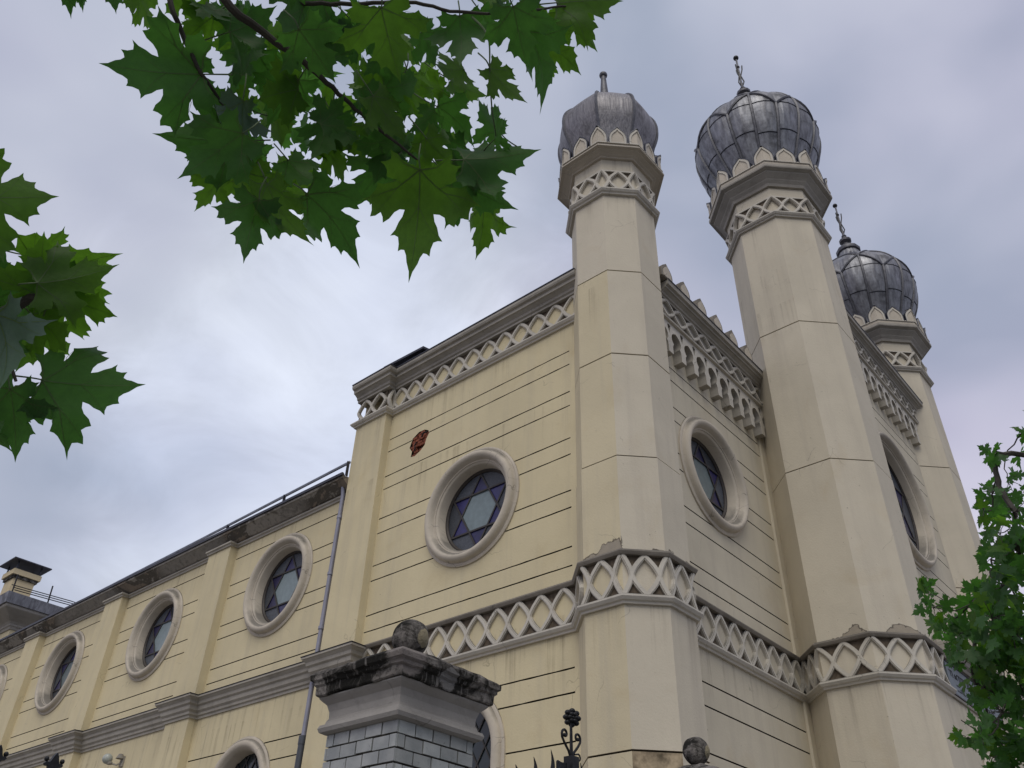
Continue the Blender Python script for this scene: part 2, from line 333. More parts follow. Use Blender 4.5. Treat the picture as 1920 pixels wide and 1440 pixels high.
def part(name, mb, mats, parent=None, loc=(0, 0, 0), recalc=True, label=None):
    me = bpy.data.meshes.new(name); me.from_pydata(mb.v, [], mb.f)
    for m in mats: me.materials.append(M[m])
    me.polygons.foreach_set('material_index', mb.m); me.polygons.foreach_set('use_smooth', mb.sm); me.update()
    if recalc: fixn(me)
    o = bpy.data.objects.new(name, me); COL.objects.link(o)
    if parent: o.parent = parent
    o.location = loc
    if label: o['label'] = label
    return o
def tag(o, label, cat, group=None, kind=None):
    if kind: o['kind'] = kind
    if label: o['label'] = label
    if cat: o['category'] = cat
    if group: o['group'] = group
    return o
def thing(name, loc, label, cat, group=None, rz=0):
    o = bpy.data.objects.new(name, None); COL.objects.link(o); o.location = loc; o.rotation_euler = (0, 0, rz)
    o.empty_display_size = .2; return tag(o, label, cat, group)
def neg(v): return (-v[0], -v[1], -v[2])
def copy_tree(o, parent=None, loc=None):
    kids = list(o.children); c = o.copy(); COL.objects.link(c); c.parent = parent
    if loc is not None: c.location = loc
    for k in kids: copy_tree(k, c)
    return c
def boolcut(obj, cutters):
    """carve real recesses out of a wall; the cutting meshes are deleted afterwards"""
    for mb, mats in cutters:
        c = part('cutter', mb, mats); bpy.context.view_layer.update()
        md = obj.modifiers.new('b', 'BOOLEAN'); md.operation = 'DIFFERENCE'; md.solver = 'EXACT'; md.object = c
        try: md.material_mode = 'TRANSFER'
        except Exception: pass
        c.location = obj.matrix_world.translation
        bpy.context.view_layer.update()
        dg = bpy.context.evaluated_depsgraph_get(); me = bpy.data.meshes.new_from_object(obj.evaluated_get(dg))
        if len(me.vertices) < 8 or max(v.co.z for v in me.vertices) < max(v.co.z for v in obj.data.vertices)-.01 or len(me.polygons) <= len(obj.data.polygons): print('BOOLEAN FAILED', obj.name, len(me.polygons))
        obj.modifiers.clear(); old = obj.data; obj.data = me; me.name = old.name; bpy.data.meshes.remove(old)
        cm = c.data; bpy.data.objects.remove(c); bpy.data.meshes.remove(cm)
# ------------------------------------------------------------ ground
def sheet(name, x0, y0, x1, y1, z, mat, label=None):
    mb = MB(); mb.add([(x0, y0, z), (x1, y0, z), (x1, y1, z), (x0, y1, z)], [(0, 1, 2, 3)])
    o = part(name, mb, [mat], None, recalc=False); o['kind'] = 'structure'; return o
sheet('ground', -700, -700, 700, 700, GZ-.15, 'asphalt')
mb = MB(); mb.box((-30, -9.0, GZ-.14), (40, -3.1, GZ)); o = part('pavement', mb, ['paving']); o['kind'] = 'structure'
mb = MB(); mb.box((-30, -9.16, GZ-.14), (40, -9.003, GZ+.004)); o = part('kerb', mb, ['trim_grey']); o['kind'] = 'structure'
mb = MB(); mb.box((-30, -3.097, GZ-.14), (40, 45, GZ-.01)); o = part('yard', mb, ['yard']); o['kind'] = 'structure'
# ------------------------------------------------------------ the synagogue
ROOT = (0.0, 0.0, GZ)
S = thing('synagogue', ROOT, 'yellow and beige synagogue with onion domed octagonal towers, lattice friezes and star windows', 'synagogue')
T1c, T2c, T3c = (.3501, .2934), (5.8492, -1.0973), (13.5621, -1.0973)
A1, A2, HR = .788, 1.086, .4315
WY = .0                                                   # side bay wall plane y
MY = -1.38                                                # middle bay wall plane y
def oct8(A, c=(0, 0)):
    h = HR*A; L8 = [(h, -A), (-h, -A), (-A, -h), (-A, h), (-h, A), (h, A), (A, h), (A, -h)]
    return [(c[0]+x, c[1]+y) for x, y in L8]
def octsec(mb, A, z0, z1, mats=(0,)*8, B=None):
    a = oct8(A); b = oct8(B or A); o = len(mb.v)
    mb.v += [(x, y, z0) for x, y in a]+[(x, y, z1) for x, y in b]
    for i in range(8): j = (i+1) % 8; mb.face([o+i, o+j, o+8+j, o+8+i], mats[i])
    mb.face([o+i for i in range(8)], mats[1]); mb.face([o+15-i for i in range(8)], mats[1])
def ribbon(mb, fr, pts, bw, w0, w1, m=0):
    n = len(pts); L = []; R = []
    for i in range(n):
        a = Vector(pts[max(i-1, 0)]); b = Vector(pts[min(i+1, n-1)]); t = (b-a).normalized(); nn = Vector((-t.y, t.x))*bw/2; p = Vector(pts[i])
        L.append(p+nn); R.append(p-nn)
    o = len(mb.v)
    for i in range(n):
        for q, w in ((L[i], w0), (L[i], w1), (R[i], w1), (R[i], w0)): mb.v.append(tuple(fr(q.x, q.y, w)))
    for i in range(n-1):
        for a in range(4): b = (a+1) % 4; mb.face([o+i*4+a, o+i*4+b, o+(i+1)*4+b, o+(i+1)*4+a], m)
    mb.face([o, o+1, o+2, o+3], m); e = o+(n-1)*4; mb.face([e+3, e+2, e+1, e], m)
def tracery(mb, fr, ovals, z0, z1, w=0.0, bw=.075, dep=.06, m=0, tri=1):
    """pointed ovals: list of (centre, halfwidth, sides) with sides '()' or one of them; raised double band"""
    mid = (z0+z1)/2; H = (z1-z0)/2; K = 7
    for c, hw, sides in ovals:
        for sd_ in sides:
            s = -1 if sd_ == '(' else 1
            def g(t): return .36*t+.64*sin(pi*t/2)
            up = [(c+s*hw*g(t/K), mid+H*(1-t/K)) for t in range(K+1)]
            path = up + [(u, 2*mid-v) for u, v in up[-2::-1]]
            e = .003 if sd_ == '(' else 0
            ribbon(mb, fr, path, bw*1.22, w-.03, w+dep*.62+e, m); ribbon(mb, fr, path, bw*.74, w+dep*.5, w+dep*.92+e, m)
            if tri is not None:
                for zz, q in ((z1, 1), (z0, -1)):
                    x0, x1_ = c, c+s*hw; mb.prism([(x0+s*.01, zz), (x1_, zz), (x1_, mid+q*H*.12)], -.02, .006-w+.0*w if False else w-.012, fr, tri)
def frame_seg(P, Q):
    P = Vector(P); Q = Vector(Q); t = (Q-P).normalized(); n = Vector((-t.y, t.x))
    return (lambda u, v, w: (P.x+t.x*u+n.x*w, P.y+t.y*u+n.y*w, v)), (Q-P).length
# lattice band and cornice mouldings (out, z)
def prof(*p): return list(p)
LF0, LF1 = 4.80, 5.40                                     # lower lattice band
def low_mould(z, s=1):      # sill below the band
    return [(-.02, z-.13), (.045, z-.13), (.055, z-.10), (.085, z-.085), (.115, z-.045), (.115, z-.02), (.085, z), (-.02, z)]
def top_mould(z):
    return [(-.02, z), (.07, z), (.085, z+.02), (.10, z+.045), (.10, z+.06), (.06, z+.09), (-.02, z+.11)]
# ---- towers
def make_tower(kind, A, z_low, grooves, zb, mats_low, mats_high, zsw, aL):
    t = MB(); g = .026; gd = .024; z = GZ
    seq = sorted(grooves)
    for q in seq+[zb]:
        hi = q-g/2 if q != zb else zb
        mm = mats_low if z < zsw-.2 else mats_high
        if kind == 1 and GZ < z < 2.5: mm = (B, 3, Y, Y, Y, Y, B, B)
        octsec(t, A if z > LF0 else aL, z, hi, mm)
        if q != zb: octsec(t, (A if z > LF0 else aL)-gd, q-g/2, q+g/2, (2,)*8)
        z = q+g/2
    return t
def merlon_poly(w, h, z0, K=7):
    """pointed ogee-topped merlon outline in (u, v)"""
    P = [(-w/2, z0), (-w/2, z0+h*.34)]
    for i in range(1, K):
        a = i/K; P.append((-w/2*(1-.95*a**2.0), z0+h*(.30+.64*a**.85)))
    P.append((0, z0+h)); return P+[(-x, y) for x, y in P[-2::-1]]
def battlement(A, z0, z1, th, mw, nm=2):
    mb = MB(); c8 = oct8(A)
    base = z0+(z1-z0)*.20
    mb.sweep(c8, [(-th, z0), (0, z0), (0, base-.003), (-th, base-.003)], True, 0)
    mb.sweep(c8, [(-.01, base-.03), (.028, base-.03), (.028, base), (-.01, base)], True, 1)
    for i in range(8):
        P, Q = Vector(c8[i]), Vector(c8[(i+1) % 8]); fr, L = frame_seg(P, Q)
        # merlons at mid-face and folded round each corner
        for (cu, side) in ((L/2, 0), (0, 1), (L, -1)):
            poly = merlon_poly(mw, z1-base, base-.02)
            inn = merlon_poly(mw*.66, (z1-base)*.80, base-.01)
            if side: # half merlon folded round the corner, mitred
                poly = [(u, v) for u, v in poly if u*side >= -1e-6]; inn = [(u, v) for u, v in inn if u*side >= -1e-6]
                if side > 0: poly = [(0, base-.02)]+poly; inn = [(0, base-.01)]+inn
                else: poly = poly+[(0, base-.02)]; inn = inn+[(0, base-.01)]
            mb.prism([(u+cu, v) for u, v in poly], -th+.01, 0 if not side else .003, fr, 0)
            edge = [q for q in merlon_poly(mw, z1-base, base-.02) if not side or q[0]*side >= -1e-6]
            ctr = lambda q, k: (cu+q[0]*k, base+(q[1]-base)*(1-(1-k)*.8))
            ribbon(mb, fr, [ctr(q, .86) for q in edge], mw*.13, -.01, .022 if not side else .026, 1)
            ribbon(mb, fr, [ctr(q, 1.0) for q in edge], .022, -th-.01, .030 if not side else .034, 2)
    return mb
def crown_cornice(A, z0, z1, out):
    h = z1-z0
    return A, [(-.05, z0-.02), (0, z0), (.05*out/.3, z0), (.07*out/.3, z0+.16*h), (out*.38, z0+.30*h), (out*.42, z0+.36*h), (out*.72, z0+.60*h),
               (out*.74, z0+.66*h), (out*.97, z0+.74*h), (out, z0+.80*h), (out, z0+.97*h), (out*.9, z1), (-.05, z1)]
def octfrieze(mb, A, z0, z1, kind, w=.018, bw=.07, dep=.055):
    c8 = oct8(A)
    for i in range(8):
        fr, L = frame_seg(c8[i], c8[(i+1) % 8])
        if kind == 'wide': ov = [(L/2, L*.31, '()'), (0, L*.19, ')'), (L, L*.19, '(')]
        else: ov = [(L/2, L*.25, '()'), (0, L*.25, ')'), (L, L*.25, '(')]
        tracery(mb, fr, ov, z0, z1, w, bw, dep)
def dome8(prof_, rib_r, sub=6):
    """octagonal onion dome, faces slightly bulged, rounded seams on the ridges"""
    mb = MB(); rb = MB(); o = len(mb.v); n = len(prof_)
    ring = []
    for A, z in prof_:
        c8 = oct8(A); pts = []
        for i in range(8):
            P, Q = Vector(c8[i]), Vector(c8[(i+1) % 8])
            for k in range(sub):
                q = P.lerp(Q, k/sub); b = 1+.022*sin(pi*k/sub); pts.append((q.x*b, q.y*b, z))
        ring.append(pts)
    S8 = 8*sub
    for pts in ring: mb.v += pts
    for i in range(n-1):
        for k in range(S8): k2 = (k+1) % S8; mb.face([i*S8+k, i*S8+k2, (i+1)*S8+k2, (i+1)*S8+k], 0, False)
    mb.face([(n-1)*S8+k for k in range(S8)], 0)
    for i in range(8): rb.tube([Vector(ring[j][i*sub])*1.0 for j in range(n)], rib_r, 6, 0)
    return mb, rb
def cm(pts, n=5):
    """smooth a coarse (r,z) profile (Catmull-Rom)"""
    out = []
    for i in range(len(pts)-1):
        p0 = pts[max(i-1, 0)]; p1 = pts[i]; p2 = pts[i+1]; p3 = pts[min(i+2, len(pts)-1)]
        for k in range(n):
            t = k/n; out.append(tuple(.5*((2*b)+(c-a)*t+(2*a-5*b+4*c-d)*t*t+(-a+3*b-3*c+d)*t**3) for a, b, c, d in zip(p0, p1, p2, p3)))
    out.append(pts[-1]); return out
loc1 = (T1c[0], T1c[1], -GZ); loc2 = (T2c[0], T2c[1], -GZ)
Y, B, G = 0, 1, 2                                         # yellow, beige, grime
ym = (B, B, Y, Y, Y, Y, B, B)                             # faces S, SW, W, NW, N, NE, E, SE
t1 = part('tower', make_tower(1, A1, GZ, [.7, 2.748, 7.113, 9.162, 11.124], 13.40, ym, (B,)*8, 11.0, .80), ['yellow_tower', 'beige', 'groove', 'stained'], S, loc1, label='slimmer grey domed corner tower')
mb = MB(); octfrieze(mb, .80, 13.31, 13.86, 'wide', .012, .062, .05)
c8 = oct8(.80); mb.sweep(c8, low_mould(13.31), True, 0); mb.sweep(c8, [(-.02, 13.86), (.04, 13.86), (.04, 13.90), (-.02, 13.92)], True, 0)
part('frieze', mb, ['trim_white', 'recess'], t1)
mb = MB(); octsec(mb, .785, 13.35, 14.30); part('neck', mb, ['beige'], t1)
mb = MB(); a, p = crown_cornice(.79, 14.28, 14.41, .285); mb.sweep(oct8(a), p, True); octsec(mb, .7, 14.1, 14.5); part('cornice', mb, ['trim'], t1)
part('battlement', battlement(1.025, 14.40, 15.06, .10, .37), ['trim', 'trim_white', 'dark_metal'], t1)
P1 = cm([(.74, 14.42), (.77, 14.8), (.88, 15.2), (1.0, 15.6), (1.03, 15.95), (.985, 16.25), (.87, 16.48), (.70, 16.64), (.40, 16.76), (.10, 16.84)])
dm, rb = dome8(P1, .036)
d1 = part('dome', dm, ['zinc_streak'], t1); part('seam', rb, ['seam'], t1)
mb = MB(); mb.lathe([(.11, 17.08), (.10, 17.7), (.062, 18.35), (.06, 18.42)], 14); mb.sphere((0, 0, 18.47), .10, 0); part('finial', mb, ['seam'], t1)
# larger pair of towers
tw = part('tower', make_tower(2, A2, GZ, [1.9, 8.995, 12.555], 16.05, (B,)*8, (B,)*8, 99, 1.092), ['yellow_tower', 'beige', 'groove'], S, loc2, label='taller tower with diamond ribbed dome nearer the corner')
mb = MB(); octfrieze(mb, 1.095, 16.02, 16.58, 'even', .012, .065, .055)
c8 = oct8(1.095); mb.sweep(c8, low_mould(16.02), True, 0); mb.sweep(c8, [(-.02, 16.58), (.04, 16.58), (.04, 16.62), (-.02, 16.64)], True, 0)
part('frieze', mb, ['trim_white', 'recess'], tw)
mb = MB(); octsec(mb, 1.06, 16.0, 17.05); part('neck', mb, ['beige'], tw)
mb = MB(); a, p = crown_cornice(1.06, 17.0, 17.47, .40); mb.sweep(oct8(a), p, True); octsec(mb, .95, 16.8, 17.4); part('cornice', mb, ['trim_grey'], tw)
part('battlement', battlement(1.425, 17.46, 18.17, .13, .50), ['trim', 'trim_white', 'dark_metal'], tw)
P2 = cm([(.98, 17.46), (1.05, 17.9), (1.28, 18.5), (1.50, 19.05), (1.62, 19.6), (1.60, 20.1), (1.43, 20.52), (1.08, 20.93), (.74, 21.22), (.47, 21.5), (.33, 21.9)])
def P2at(z):
    for (r0, z0), (r1, z1) in zip(P2, P2[1:]):
        if z0 <= z <= z1: return r0+(r1-r0)*(z-z0)/(z1-z0)
    return P2[-1][0]
dm = MB(); SG = 16; SUB = 4
for r, z in P2:
    for k in range(SG*SUB):
        a = 2*pi*k/(SG*SUB)+pi/8+pi/16*0; b = (k % SUB)/SUB; q = r*(1/cos(pi/SG))*(1-.0) * (cos(pi/SG)/cos((b-.5)*2*pi/SG))*(1+.045*sin(pi*b))
        dm.v.append((q*cos(a), q*sin(a), z))
NS = SG*SUB
for i in range(len(P2)-1):
    for k in range(NS): k2 = (k+1) % NS; dm.face([i*NS+k, i*NS+k2, (i+1)*NS+k2, (i+1)*NS+k], 0, False)
dm.face([(len(P2)-1)*NS+k for k in range(NS)], 0)
part('dome', dm, ['zinc'], tw)
def dpt(k, z, e=.012):       # point on ridge k (0..16, may be fractional) at height z
    k0 = math.floor(k); f = k-k0; r = P2at(z)/cos(pi/SG)
    a0, a1 = [2*pi*(k0+j)/SG+pi/8 for j in (0, 1)]; p = Vector((r*cos(a0), r*sin(a0), z)).lerp(Vector((r*cos(a1), r*sin(a1), z)), f)
    s = 1+(e+.045*r*sin(pi*f))/r; return Vector((p.x*s, p.y*s, p.z))
rb = MB(); sm_ = MB()
for k in range(SG):
    zt = 21.6 if k % 2 == 0 else 19.75
    rb.tube([dpt(k, 17.6+(zt-17.6)*i/22) for i in range(23)], .042, 5, 0)
    if k % 2:
        for s in (-1, 1): rb.tube([dpt(k+s*i/6, 19.75+(20.42-19.75)*i/6) for i in range(7)], .038, 5, 0)
    if k % 2:
        for s in (-1, 1): rb.tube([dpt(k-1+(1 if s > 0 else 1)+s*(1-i/6), 20.42+.55*i/6) for i in range(7)], .034, 5, 0)
    for zz in (18.80+.10*(k % 2), 19.80):
        sm_.tube([dpt(k+i/4, zz, .003) for i in range(5)], .014, 4, 0)
part('rib', rb, ['seam'], tw, label='grey ribs forking into diamonds over the dome'); part('seam', sm_, ['dark_metal'], tw)
mb = MB(); mb.lathe([(.36, 21.90), (.40, 21.93), (.42, 22.02), (.38, 22.10), (.20, 22.18), (.14, 22.32), (.11, 22.42), (.20, 22.50), (.21, 22.58), (.10, 22.66), (.065, 22.75), (.09, 22.80), (.05, 22.86), (.028, 23.2), (.028, 24.4)], 12, 1)
mb.sphere((0, 0, 24.42), .085); mb.sphere((0, 0, 23.92), .055)
for s in (0, 1, 2):
    a = s*2*pi/3+.5
    mb.tube([(.03*cos(a), .03*sin(a), 22.95), (.09*cos(a), .09*sin(a), 23.1), (.03*cos(a), .03*sin(a), 23.45), (.10*cos(a+.4), .10*sin(a+.4), 23.75), (.12*cos(a+.4), .12*sin(a+.4), 23.95)], .022, 5)
part('finial', mb, ['iron', 'seam'], tw)
t3 = copy_tree(tw, S, (T3c[0], T3c[1]+.2, -GZ)); t3['label'] = 'far tower with diamond ribbed dome'
# ---- walls with carved joints and window holes
GR = random.Random(5)
def groove_poly(a, b, z, k=1.0):
    n = max(2, int((b-a)/.16)); rj = lambda s: GR.uniform(-s, s)*k
    lo_ = [(a+(b-a)*i/n, z-.0115+rj(.0030)) for i in range(n+1)]; hi_ = [(a+(b-a)*i/n, z+.0115+rj(.0030)) for i in range(n, -1, -1)]
    return lo_+hi_
def cutter_groove(lo, hi, zs, fr, holes, k=1.0):
    mb = MB()
    for z in zs:
        segs = [(lo, hi)]
        for (c, zc, r) in holes:
            dz = abs(z-zc)
            if dz < r:
                hw = (r*r-dz*dz)**.5; ns = []
                for a, b in segs:
                    if c-hw > a: ns.append((a, min(b, c-hw)))
                    if c+hw < b: ns.append((max(a, c+hw), b))
                segs = ns
        for a, b in segs:
            if b-a > .03: mb.prism(groove_poly(a, b, z, k) if k else [(a, z-.012), (b, z-.012), (b, z+.012), (a, z+.012)], -.035, .05, fr)
    return mb
def cutter_disc(c, zc, r, fr, d=.7, seg=48):
    mb = MB(); mb.prism([(c+r*cos(2*pi*i/seg), zc+r*sin(2*pi*i/seg)) for i in range(seg)], -d, .06, fr); return mb
def cutter_arch(c, zc, r, z0, fr, d=.7, seg=20):
    mb = MB(); mb.prism([(c-r, z0), (c+r, z0)]+[(c+r*cos(pi*i/seg), zc+r*sin(pi*i/seg)) for i in range(seg+1)], -d, .06, fr); return mb
frS = lambda u, v, w: (-w, u, v)                          # side wall, outwards is -X
frF = lambda u, v, w: (u, WY-w, v)                        # front side bay
frM = lambda u, v, w: (u, MY-w, v)
OZ, OYs = 7.60, 3.53
BZ = [10.105, 9.793, 9.165, 8.857, 8.163, 7.83, 7.12, 6.80, 6.09, 5.765]
LZ = [4.145, 3.79, 3.118, 2.77, 2.09, 1.75, 1.07, .73, .05, -.29]
wl = (0, 0, -GZ)
# corner block, side
mb = MB(); mb.box((0, .2, GZ), (.5, 7.2, 11.4)); w1 = part('wall', mb, ['yellow', 'groove'], S, wl, label='yellow corner block side wall')
br = [(5.47, 9.62), (5.40, 9.83), (5.22, 9.93), (5.05, 9.92), (4.93, 9.86), (4.90, 9.78), (4.97, 9.66), (5.0, 9.52), (5.12, 9.42), (5.28, 9.35), (5.40, 9.37), (5.38, 9.5)]
h1 = [(OYs, OZ, 1.17)]
h1b = h1+[(OYs, 3.2, 1.05)]
gr = cutter_groove(1.19, 6.17, BZ, frS, h1+[(5.19, 9.64, .28)])
gl = cutter_groove(1.17, 6.17, LZ, frS, [])
hb = MB(); hb.prism(br, -.07, .05, frS)
# split low joints round the arched window by hand
gl = MB()
for z in LZ:
    hw = 1.04 if z <= 3.2 else (max(1.05**2-(z-3.2)**2, 0))**.5
    for a, b in ((1.17, OYs-hw), (OYs+hw, 6.17)): gl.prism(groove_poly(a, b, z), -.035, .05, frS)
boolcut(w1, [(cutter_disc(OYs, OZ, .93, frS), ['yellow']), (cutter_arch(OYs, 3.2, .86, .2, frS), ['yellow']), (gr, ['groove']), (gl, ['groove']), (hb, ['groove'])])
mb = MB(); k = 0
for r in range(8):
    z = 9.36+r*.072
    for c in range(5):
        y = 4.86+c*.135+(.067 if r % 2 else 0)+random.uniform(-.012, .012)
        cz = z+.03; ins = sum(((a[1] > cz) != (b[1] > cz)) and (y+.06 < (b[0]-a[0])*(cz-a[1])/(b[1]-a[1])+a[0]) for a, b in zip(br, br[1:]+br[:1])) % 2
        if ins and random.random() < .85: mb.box((random.uniform(.0, .03), y, z), (.08, y+.118, z+.058))
mb.tube([(-.03, 4.93, 9.80), (-.045, 5.02, 9.81), (-.04, 5.08, 9.72)], .018, 6, 1)
mb.tube([(-.02, 5.30, 9.46), (-.035, 5.25, 9.52), (-.03, 5.28, 9.60), (-.035, 5.22, 9.66)], .015, 6, 1)
part('exposed_brick', mb, ['brick_red', 'iron'], S, wl)
# lesene at the left end of the block
mb = MB(); mb.box((-.18, 6.19, GZ), (-.0005, 7.2, 5.0)); mb.box((-.18, 6.19, 5.4), (-.0005, 7.2, 10.86)); part('pilaster', mb, ['yellow'], S, wl, label='broad pilaster at the left end of the corner block')
# wing
WY1 = 33.2
bays = [(7.35, 11.50, 9.40), (12.45, 16.70, 14.57), (17.65, 21.72, 19.68), (22.67, 26.85, 24.75), (27.8, 32.0, 29.9)]
mb = MB(); mb.box((0.0, 7.2, GZ), (.5, WY1, 9.2)); w2 = part('wall', mb, ['yellow', 'groove'], S, wl, label='yellow long wing wall')
gr = MB(); cd = []
for a, b, c in bays:
    for z in [8.765, 8.08, 7.755, 7.085, 6.765, 6.075, 5.752]:
        dz = abs(z-OZ); hw = (1.17**2-dz*dz)**.5 if dz < 1.17 else 0
        for p, q in ((a+.22, c-hw), (c+hw, b-.04)) if hw else ((a+.22, b-.04),): gr.prism([(p, z-.011), (q, z-.012), (q, z+.012), (p, z+.012)], -.035, .05, frS)
    for z in LZ:
        hw = 1.04 if z <= 3.3 else max(1.05**2-(z-3.3)**2, 0)**.5
        for p, q in ((a+.22, c-hw), (c+hw, b-.04)): gr.prism([(p, z-.011), (q, z-.012), (q, z+.012), (p, z+.012)], -.035, .05, frS)
    cd.append((cutter_disc(c, OZ, .93, frS), ['yellow'])); cd.append((cutter_arch(c, 3.3, .86, .3, frS), ['yellow']))
allc = MB(); 
for m_, _ in cd: allc.add(m_.v, m_.f)
boolcut(w2, [(allc, ['yellow']), (gr, ['groove'])])
wing_pil = [(11.50, 12.45), (16.70, 17.65), (21.72, 22.67), (26.85, 27.80), (32.0, 32.95)]
for a, b in wing_pil:
    mb = MB(); mb.box((-.20, a, GZ), (-.0005, b, 5.0)); mb.box((-.20, a, 5.4), (-.0005, b, 9.15)); part('pilaster', mb, ['yellow'], S, wl)
# front bay between the corner tower and the tall tower
OXf, OZf = 2.83, 8.28
mb = MB(); mb.box((.4, 0, GZ), (5.5, .5, 11.5)); w3 = part('wall', mb, ['beige_wall', 'groove'], S, wl, label='beige front wall between two towers')
boolcut(w3, [(cutter_disc(OXf, OZf, .93, frF), ['beige_wall']), (cutter_groove(1.2, 5.10, BZ+LZ, frF, [(OXf, OZf, 1.16)], 0), ['groove'])])
mb = MB(); mb.box((5.135, -.05, GZ), (5.45, -.0005, 4.7)); mb.box((5.135, -.05, 5.5), (5.45, -.0005, 10.9)); part('pilaster', mb, ['beige_wall'], S, wl, label='narrow strip where the front wall meets the tall tower')
# middle bay
RXm, RZm, RRm = 9.65, 10.3, 1.75
mb = MB(); mb.box((6.3, MY, GZ), (13.2, MY+.5, 14.2)); w4 = part('wall', mb, ['beige_wall', 'groove'], S, wl, label='beige middle bay wall between the two tall towers')
MZ = [12.83, 12.5]+[12.5-.7-1.03*i for i in range(7)]+[12.17-1.03-1.03*i+.0 for i in range(6)]
MZ = [12.85, 12.53, 11.85, 11.52, 10.82, 10.49, 9.79, 9.46, 8.76, 8.43, 7.73, 7.40, 6.70, 6.37]
boolcut(w4, [(cutter_disc(RXm, RZm, RRm-.24, frM), ['beige_wall']), (cutter_groove(6.8, 12.35, MZ, frM, [(RXm, RZm, RRm)]), ['groove'])])
mb = MB(); mb.box((14.2, 0, GZ), (20, .5, 11.5)); part('wall', mb, ['beige_wall'], S, wl, label='beige front wall beyond the far tower')
# ---- round windows
def ring_profile(R):
    k = R/1.17; P = [(1.19, -.02), (1.19, .028), (1.155, .045), (1.135, .040), (1.125, .05)]
    for i in range(1, 10):
        a = pi*i/10; P.append((1.035+.088*cos(a), .05+.105*sin(a)))
    P += [(.935, .05), (.93, .035), (.905, .035), (.90, .015), (.875, .0), (.862, -.02), (.825, -.30), (.96, -.30), (.97, -.02)]
    return [(r+R-1.17, z*(1 if R < 1.3 else (1.0 if z < 0 else 1.15))) for r, z in P]
def star_window(R):
    k = R/1.17; mb = MB(); fr = lambda x, y, z: (x, -z, y); mb.lathe(ring_profile(R), 64, 0, True, (0, 0, 0), fr, 0, True)
    # keep the small fillets crisp: flat shading only on the steps
    pn = MB(); d = .235 if R < 1.3 else .22; RD = R-.32; RS = RD*.91; ri = RS/3**.5
    tip = [(RS*cos(radians(90+60*i)), RS*sin(radians(90+60*i))) for i in range(6)]; inn = [(ri*cos(radians(120+60*i)), ri*sin(radians(120+60*i))) for i in range(6)]
    P3 = lambda p: (p[0], d, p[1])
    pn.add([P3(p) for p in inn], [tuple(range(6))], 0)
    for i in range(6):
        pn.add([P3(tip[i]), P3(inn[i]), P3(inn[i-1])], [(0, 1, 2)], 1)
        arc = [(RD*cos(radians(90+60*i+j*6)), RD*sin(radians(90+60*i+j*6))) for j in range(11)]
        pn.add([P3(q) for q in [tip[i]]+arc+[tip[(i+1) % 6], inn[i]]], [tuple(range(14))], 2)
    bars = MB(); fb = lambda u, v, w: (u, d-w, v)
    for i in range(6):
        a, b = tip[i], tip[(i+2) % 6]; ribbon(bars, fb, [a, b], .034*k, .001+.004*(i % 3), .018+.004*(i % 3), 0)
        t = (cos(radians(90+60*i)), sin(radians(90+60*i))); ribbon(bars, fb, [tip[i], (t[0]*RD, t[1]*RD)], .03*k, .002, .016, 0)
    fr2 = MB(); fr2.lathe([(RD+.01, -d-.001), (RD+.01, -d+.05), (RD-.035, -d+.05), (RD-.06, -d+.02), (RD-.06, -d-.001)], 48, 0, False, (0, 0, 0), fr, 0, True)
    return mb, pn, bars, fr2
def place_window(R, loc, rz, lab=None):
    mb, pn, bars, f2 = star_window(R)
    w = part('round_window', mb, ['trim'], S, (loc[0], loc[1], loc[2]-GZ)); w.rotation_euler = (0, 0, rz)
    if lab: w['label'] = lab
    part('pane', pn, ['pale_glass', 'blue_glass', 'frost_glass'], w, label='star shaped stained glass'); part('glazing_bar', bars, ['lead'], w); part('frame', f2, ['frame'], w)
    return w
win = place_window(1.17, (0, OYs, OZ), -pi/2, 'round star window of the corner block side')
for a, b, c in bays[:4]:
    o = copy_tree(win, S, (0, c, OZ-GZ)); o['label'] = 'round star window of the long wing'
o = copy_tree(win, S, (0, bays[4][2], OZ-GZ)); o['label'] = 'round star window of the long wing'
o = copy_tree(win, S, (OXf, WY, OZf-GZ)); o.rotation_euler = (0, 0, 0); o['label'] = 'round star window of the front bay'
place_window(RRm, (RXm, MY, RZm), 0, 'large round star window of the middle bay')
